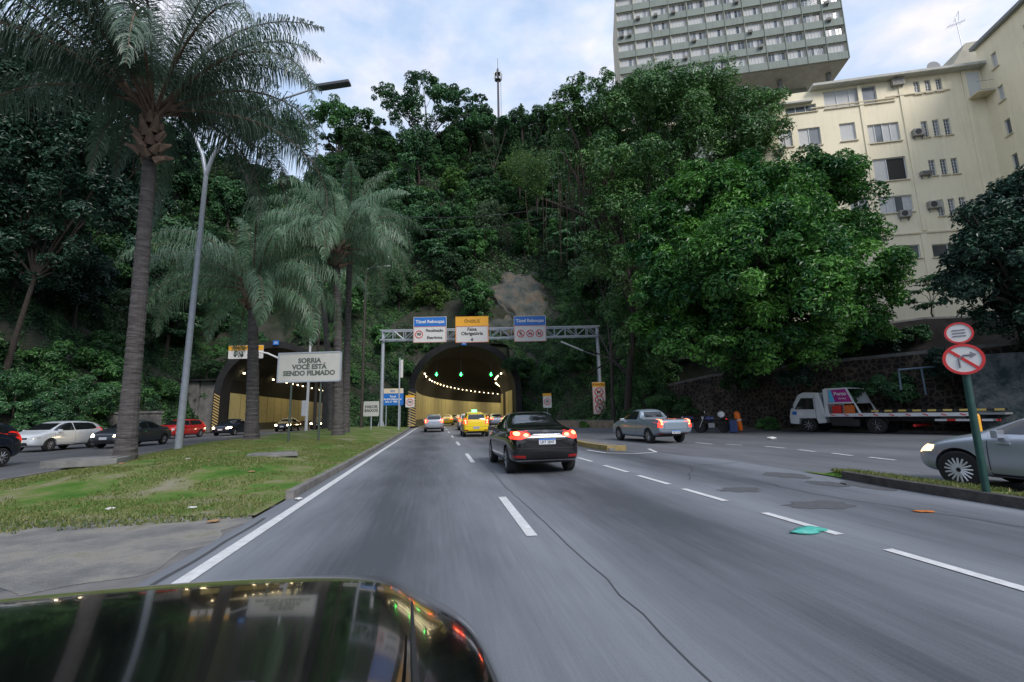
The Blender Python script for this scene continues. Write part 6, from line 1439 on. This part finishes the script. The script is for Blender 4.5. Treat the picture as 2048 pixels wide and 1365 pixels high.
# tow truck
tf, tr = G(1622, 866), G(1755, 868); trz = .373
T = thing('tow_truck', 'white flatbed tow truck with magenta headboard parked by the stone wall', 'tow truck', (22.95 + 1.0 * cos(.373), 20.9 + 1.0 * sin(.373), 0), trz)
M_tw = mat('truck_white', (.66, .68, .70), .4, noise=.08, nscale=2, coat=.3); M_ch = mat('chassis_black', (.02, .02, .022), .7)
WBt = 3.35; hw = 1.03
cab = [(WBt - .95, .55), (WBt - .95, 1.3), (WBt - .75, 2.05), (WBt - .70, 2.28), (WBt + .1, 2.33), (WBt + .42, 2.2), (WBt + .95, 1.30), (WBt + 1.02, .95), (WBt + 1.02, .50), (WBt + .55, .45), (WBt + .48, .80), (WBt - .48, .80), (WBt - .55, .50)]
MB().prism(cab, -hw, hw, 'x').build('cab', M_tw, T, bevel=.05)
for s in (-1, 1):
    f = MB().prism([(WBt - .42, 1.32), (WBt - .42, 1.98), (WBt + .25, 2.0), (WBt + .68, 1.34)], s * (hw - .02), s * (hw + .012), 'x').build('side_window', M_glass, T)
    MB().prism([(WBt - .5, .82), (WBt - .49, 2.1), (WBt - .475, 2.1), (WBt - .485, .82)], s * (hw - .01), s * (hw + .008), 'x').build('door_seam', M_plastic, T)
    MB().box((s * (hw + .16), WBt + .75, 1.62), (.06, .16, .42)).build('mirror', M_plastic, T, bevel=.02)
    MB().box((s * .7, WBt + 1.03, .72), (.34, .05, .2)).build('headlight', M_headoff, T, bevel=.02)
    MB().box((s * (hw + .01), WBt + .7, 1.12), (.012, .24, .2)).build('door_emblem', M_blue, T)
b = MB(); b.add([(-.9, WBt + .985, 1.34), (.9, WBt + .985, 1.34), (.84, WBt + .50, 2.15), (-.84, WBt + .50, 2.15)], [(0, 1, 2, 3)]); b.build('windscreen', M_glass, T)
MB().box((0, WBt + 1.06, .55), (2.05, .14, .22)).build('bumper', M_plastic, T, bevel=.03)
hb = [(WBt - .98, .95), (WBt - .98, 2.45), (WBt - 2.2, 2.5), (WBt - 2.75, 1.12), (WBt - 2.75, .98)]
# headboard: side frames with an opening below the advertising panel
for s in (-1, 1):
    f = MB(); x0, x1 = s * (hw - .06), s * (hw + .0)
    f.prism([(WBt - .98, 1.62), (WBt - .98, 2.45), (WBt - 2.2, 2.5), (WBt - 2.52, 1.62)], x0, x1, 'x')
    f.prism([(WBt - .98, .98), (WBt - .98, 1.62), (WBt - 1.16, 1.62), (WBt - 1.16, .98)], x0, x1, 'x'); f.prism([(WBt - 2.47, 1.62), (WBt - 2.53, 1.62), (WBt - 2.80, .98), (WBt - 2.68, .98)], x0, x1, 'x')
    hbp = f.build('headboard_side', M_tw, T)
    MB().prism([(WBt - 1.24, 1.70), (WBt - 1.26, 2.38), (WBt - 2.14, 2.42), (WBt - 2.40, 1.70)], s * (hw + .0), s * (hw + .012), 'x').build('advert_panel', mat('advert_magenta', (.38, .02, .22), .5), T)
    MB().prism([(WBt - 1.26, 1.72), (WBt - 1.28, 2.36), (WBt - 1.42, 2.365), (WBt - 1.56, 1.72)], s * (hw + .01), s * (hw + .018), 'x').build('advert_stripe', mat('advert_light_blue', (.1, .5, .75), .5), T)
    text('lettering', 'Porto', .27, M_white, T, (s * (hw + .02), WBt - 1.86, 2.16), .03, .003, rz=s * pi / 2); text('lettering', 'Serviço', .13, M_white, T, (s * (hw + .02), WBt - 1.95, 1.90), .02, .003, rz=s * pi / 2)
MB().box((0, WBt - 1.6, 2.47), (2 * hw - .1, 1.1, .05)).build('headboard_top', M_tw, T); MB().box((0, WBt - 1.02, 1.6), (2 * hw - .1, .06, 1.5)).build('cab_back_wall', M_tw, T)
for k, (y_, c) in enumerate(((WBt - 1.5, 'oil_can_red'), (WBt - 2.1, 'oil_can_orange'))):
    j = thing('jerrycan', ['red jerrycan behind the tow truck cab', 'orange jerrycan on the tow truck bed behind the red one'][k], 'jerrycan', T.location + Matrix.Rotation(trz, 3, 'Z') @ Vector((-.72, y_, 1.045)), trz, 'jerrycans on the tow truck')
    MB().box((0, 0, .24), (.28, .44, .46)).build('body', mat(c, ((.6, .03, .02), (.7, .16, .03))[k], .5), j, bevel=.04); MB().tube([(0, -.12, .46), (0, -.1, .54), (0, .08, .54), (0, .1, .46)], .02, 6).build('handle', mat(c, (.6, .03, .02)), j)
MB().box((0, WBt - 4.6, 1.0), (2.15, 7.2, .08)).build('deck', M_back, T)
for s in (-1, 1):
    MB().box((s * 1.09, WBt - 4.0, .98), (.06, 6.2, .17)).build('side_rail', M_tw, T, bevel=.01)
    b = MB()
    for k in range(9): b.box((s * 1.125, WBt - 1.4 - k * .68, .98), (.008, .22, .05), rot=Matrix.Rotation(.35, 3, 'X'))
    b.build('red_marker', M_red, T)
    bm_ = MB().box((s * .98, WBt - 5.7, 1.18), (.12, 5.2, .10)).build('ramp_beam', M_ch, T)
    b = MB()
    for k in range(9): b.box((s * 1.045, WBt - 3.4 - k * .58, 1.185), (.012, .32, .09))
    b.build('yellow_stripe', mat('reflective_yellow', (.62, .45, .12), .5), bm_)
    MB().box((s * .4, WBt / 2 - .8, .74), (.14, 6.6, .2)).build('chassis_rail', M_ch, T)
    MB().box((s * .86, WBt - 1.8, .62), (.4, 1.1, .45)).build('tool_box', M_ch, T, bevel=.02)
    MB().box((s * .9, 1.0, .55), (.3, .5, .4)).build('fuel_tank', M_ch, T, bevel=.04)
    wheel(T, s * .90, WBt, .42, .26, M_rimd, s, 8); wheel(T, s * .86, 0, .42, .42, M_rim, s, 8)
    b = MB(); b.tube([(s * .86, .52 * cos(a), .42 + .52 * sin(a)) for a in np.linspace(.3, pi - .3, 9)], .03, 4); b.build('mudguard', M_ch, T)
b = MB(); b.box((0, -3.4, .72), (1.9, 2.0, .10)); b.box((0, -2.0, .80), (.3, 2.6, .2)); wlb = b.build('wheel_lift', M_tw, T)
b = MB()
for k in range(5): b.box((0, -4.51, .72), (.01, .01, .01)); b.box((-.8 + k * .4, -4.51, .72), (.2, .014, .1))
for s in (-1, 1): b.box((s * .956, -3.0, .72), (.01, .3, .1)); b.box((s * .956, -3.9, .72), (.01, .3, .1))
tag(b.build('red_stripe', M_red, wlb), kind='stuff')
MB().box((0, -1.6, .45), (2.0, .1, .12)).build('under_bar', M_red, T)

# motorcycles
M_mb = mat('motorcycle_blue_black', (.03, .04, .14), .3, coat=.5)
def motorcycle(label, loc, rz, grp):
    r_ = thing('motorcycle', label, 'motorcycle', loc, rz, grp)
    for y_ in (.72, -.68):
        b = MB(); w_ = .055; b.lathe([(-w_, .26), (-w_, .295), (0, .325), (w_, .295), (w_, .26)], (0, 0, 0), 'x', 24); t = b.build('wheel', M_rubber, r_, smooth=True, loc=(0, y_, .325))
        c = MB(); ring_ = [(-.02, .262), (.02, .262)]; c.lathe([(-.03, .04), (.03, .04)], (0, 0, 0), 'x', 12)
        for k in range(8): a = k * pi / 4; c.tube([(0, 0, 0), (0, .26 * cos(a), .26 * sin(a))], .012, 4)
        c.build('spokes', M_rim, t)
    b = MB(); b.tube([(0, .40, .95), (0, .30, .60), (0, .05, .32), (0, -.35, .34), (0, -.45, .62), (0, .35, .82)], .03, 6); b.tube([(0, -.68, .325), (0, -.30, .36)], .03, 6); b.tube([(.1, -.68, .33), (.1, -.5, .68)], .025, 6); b.tube([(-.1, -.68, .33), (-.1, -.5, .68)], .025, 6); b.build('frame', M_ch, r_)
    b = MB()
    for s in (-1, 1): b.tube([(s * .09, .72, .325), (s * .09, .42, 1.0)], .025, 6)
    b.build('fork', M_rim, r_)
    MB().lathe([(-.32, .04), (-.25, .11), (0, .15), (.2, .15), (.3, .05)], (0, .12, .88), 'y', 14).build('fuel_tank', M_mb, r_, smooth=True)
    MB().prism([(-.12, .82), (-.55, .84), (-.82, .90), (-.80, .96), (-.5, .90), (-.15, .90)], -.12, .12, 'x').build('seat', M_plastic, r_, bevel=.02)
    b = MB(); b.box((0, .02, .46), (.34, .36, .30)); b.tube([(.14, .1, .35), (.18, -.3, .28), (.18, -.85, .36)], .04, 8); b.build('engine', M_rimd, r_, bevel=.02)
    b = MB(); b.tube([(-.36, .28, 1.08), (-.1, .42, 1.04), (.1, .42, 1.04), (.36, .28, 1.08)], .018, 6); b.build('handlebar', M_ch, r_)
    b = MB()
    for s in (-1, 1): b.tube([(s * .28, .33, 1.08), (s * .34, .36, 1.26)], .008, 4); b.box((s * .36, .36, 1.29), (.12, .02, .08))
    b.build('mirror', M_chrome, r_)
    MB().lathe([(-.07, .03), (-.02, .09), (.05, .09)], (0, .52, .92), 'y', 14).build('headlight', M_headoff, r_, smooth=True); MB().box((0, -.86, .84), (.16, .06, .08)).build('tail_lamp', M_tailoff, r_)
    return r_
m1 = G(1425, 866)
mo = motorcycle('dark blue motorcycle parked nearest the road by the wall', (m1.x, m1.y, 0), 1.0, 'parked motorcycles')
m2 = copy_tree(mo); m2.location = (m1.x - .5, m1.y + 1.5, 0); m2.rotation_euler = (0, 0, .85); m2['label'] = 'motorcycle half hidden behind the dark blue motorcycle'
hb_ = P(1444, 838, 27.5); d_ = mo.location
r_ = thing('white_bag', 'white rounded bag strapped on the rear of the motorcycle', 'bag', mo.location + Matrix.Rotation(1.0, 3, 'Z') @ Vector((0, -.58, .93)), 1.0)
b = MB(); b.lathe([(-.26, .05), (-.22, .17), (0, .22), (.2, .17), (.26, .05)], (0, 0, .18), 'x', 16); b.build('body', M_white, r_, smooth=True); MB().tube([(-.1, 0, .38), (0, 0, .44), (.1, 0, .38)], .015, 5).build('handle', M_ch, r_)
r_ = thing('blue_case', 'dark blue case standing behind the motorcycle', 'case', (m1.x + .95, m1.y - .75, 0), 1.0)
MB().box((0, 0, .4), (.5, .45, .75)).build('body', mat('case_blue', (.01, .03, .12), .5), r_, bevel=.05); MB().box((0, 0, .81), (.52, .47, .06)).build('lid', M_plastic, r_, bevel=.02)
og = P(1481, 858, 28.5)
r_ = thing('orange_barrier', 'leaning bright orange rolled barrier by the wall beside the motorcycles', 'barrier', (og.x, og.y, .12), .2)
b = MB(); b.tube([(0, 0, 0), (-.08, 0, .2), (-.2, 0, 1.05), (-.22, 0, 1.15)], [.14, .19, .17, .1], 12); b.build('body', mat('orange_plastic', (.85, .17, .01), .5), r_, smooth=True); MB().tube([(-.13, 0, .60), (-.14, 0, .68)], .2, 12).build('strap', M_signw, r_)

# ------------------------------------------------------------------ litter and slabs
def slab(name, label, cat, px, py, dep_z, w_, l_, h_, m, rz=0):
    p_ = G(px, py, dep_z); r_ = thing(name, label, cat, (p_.x, p_.y, dep_z - .02), rz); MB().box((0, 0, h_ / 2), (w_, l_, h_)).build('cover', m, r_, bevel=.015); MB().box((0, 0, h_ + .012), (w_ * .8, l_ * .8, .02)).build('lid', m, r_, bevel=.008); return r_
slab('concrete_slab', 'flat concrete inspection cover in the grass before the notice board', 'slab', 545, 911, .33, 1.35, 1.1, .07, M_conc, .3)
slab('stone_base', 'low concrete block in the grass left of the near palm trunk', 'slab', 175, 930, .2, 1.7, 1.0, .2, M_conc, .2)
def crumple(name, label, cat, p_, sx, sy, sz, m, seed, rz=0, group=None):
    bm = bmesh.new(); bmesh.ops.create_icosphere(bm, subdivisions=3, radius=1); r = random.Random(seed)
    for v in bm.verts:
        k = 1 + .35 * (float(vnoise(v.co.x * 2 + seed, v.co.y * 2 + v.co.z, .6, seed)) - .5) * 2; v.co = Vector((v.co.x * sx * k, v.co.y * sy * k, v.co.z * sz * k))
    for f in bm.faces: f.smooth = True
    me = bpy.data.meshes.new(name); bm.to_mesh(me); bm.free(); me.materials.append(m); o = bpy.data.objects.new(name, me); COL.objects.link(o); o.location = p_; o.rotation_euler = (0, 0, rz); tag(o, label, cat, group)
p_ = G(1617, 1064); crumple('plastic_bag', 'crumpled teal plastic bag flattened on the road', 'litter', (p_.x, p_.y, .02), .24, .10, .03, mat('teal_plastic', (.08, .42, .36), .4), 3, .2)
p_ = G(1543, 879); crumple('paper_scrap', 'white paper scrap on the side road before the tow truck', 'litter', (p_.x, p_.y, .05), .2, .14, .07, M_signw, 4)
p_ = G(1848, 1025); crumple('dry_leaf', 'orange dry leaf lying on the road near the right island', 'leaf', (p_.x, p_.y, .012), .12, .05, .012, mat('dry_leaf', (.45, .14, .03), .8), 5, -.3)
for k, (px, py, c, lb) in enumerate([(388, 980, 0, 'white crumpled paper on the lawn nearest the kerb'), (376, 921, 0, 'white paper scrap on the lawn right of the lamp post'), (418, 927, 1, 'large brown dry leaf on the lawn beyond the white paper'), (503, 938, 1, 'brown dry leaf on the lawn before the concrete cover'), (244, 927, 1, 'brown dry leaf at the foot of the near palm'), (598, 965, 0, 'small white scrap on the lawn close to the kerb'), (225, 982, 0, 'pale scrap on the worn lawn left of centre'), (430, 1001, 1, 'brown leaf on the worn lawn near the road edge')]):
    p_ = G(px, py, .3); crumple('paper_scrap' if not c else 'dry_leaf', lb, 'litter' if not c else 'leaf', (p_.x, p_.y, med_z(p_.x, p_.y) + .015), .075, .055, .016, M_signw if not c else mat('dry_leaf_brown', (.33, .20, .10), .8), 10 + k, k)
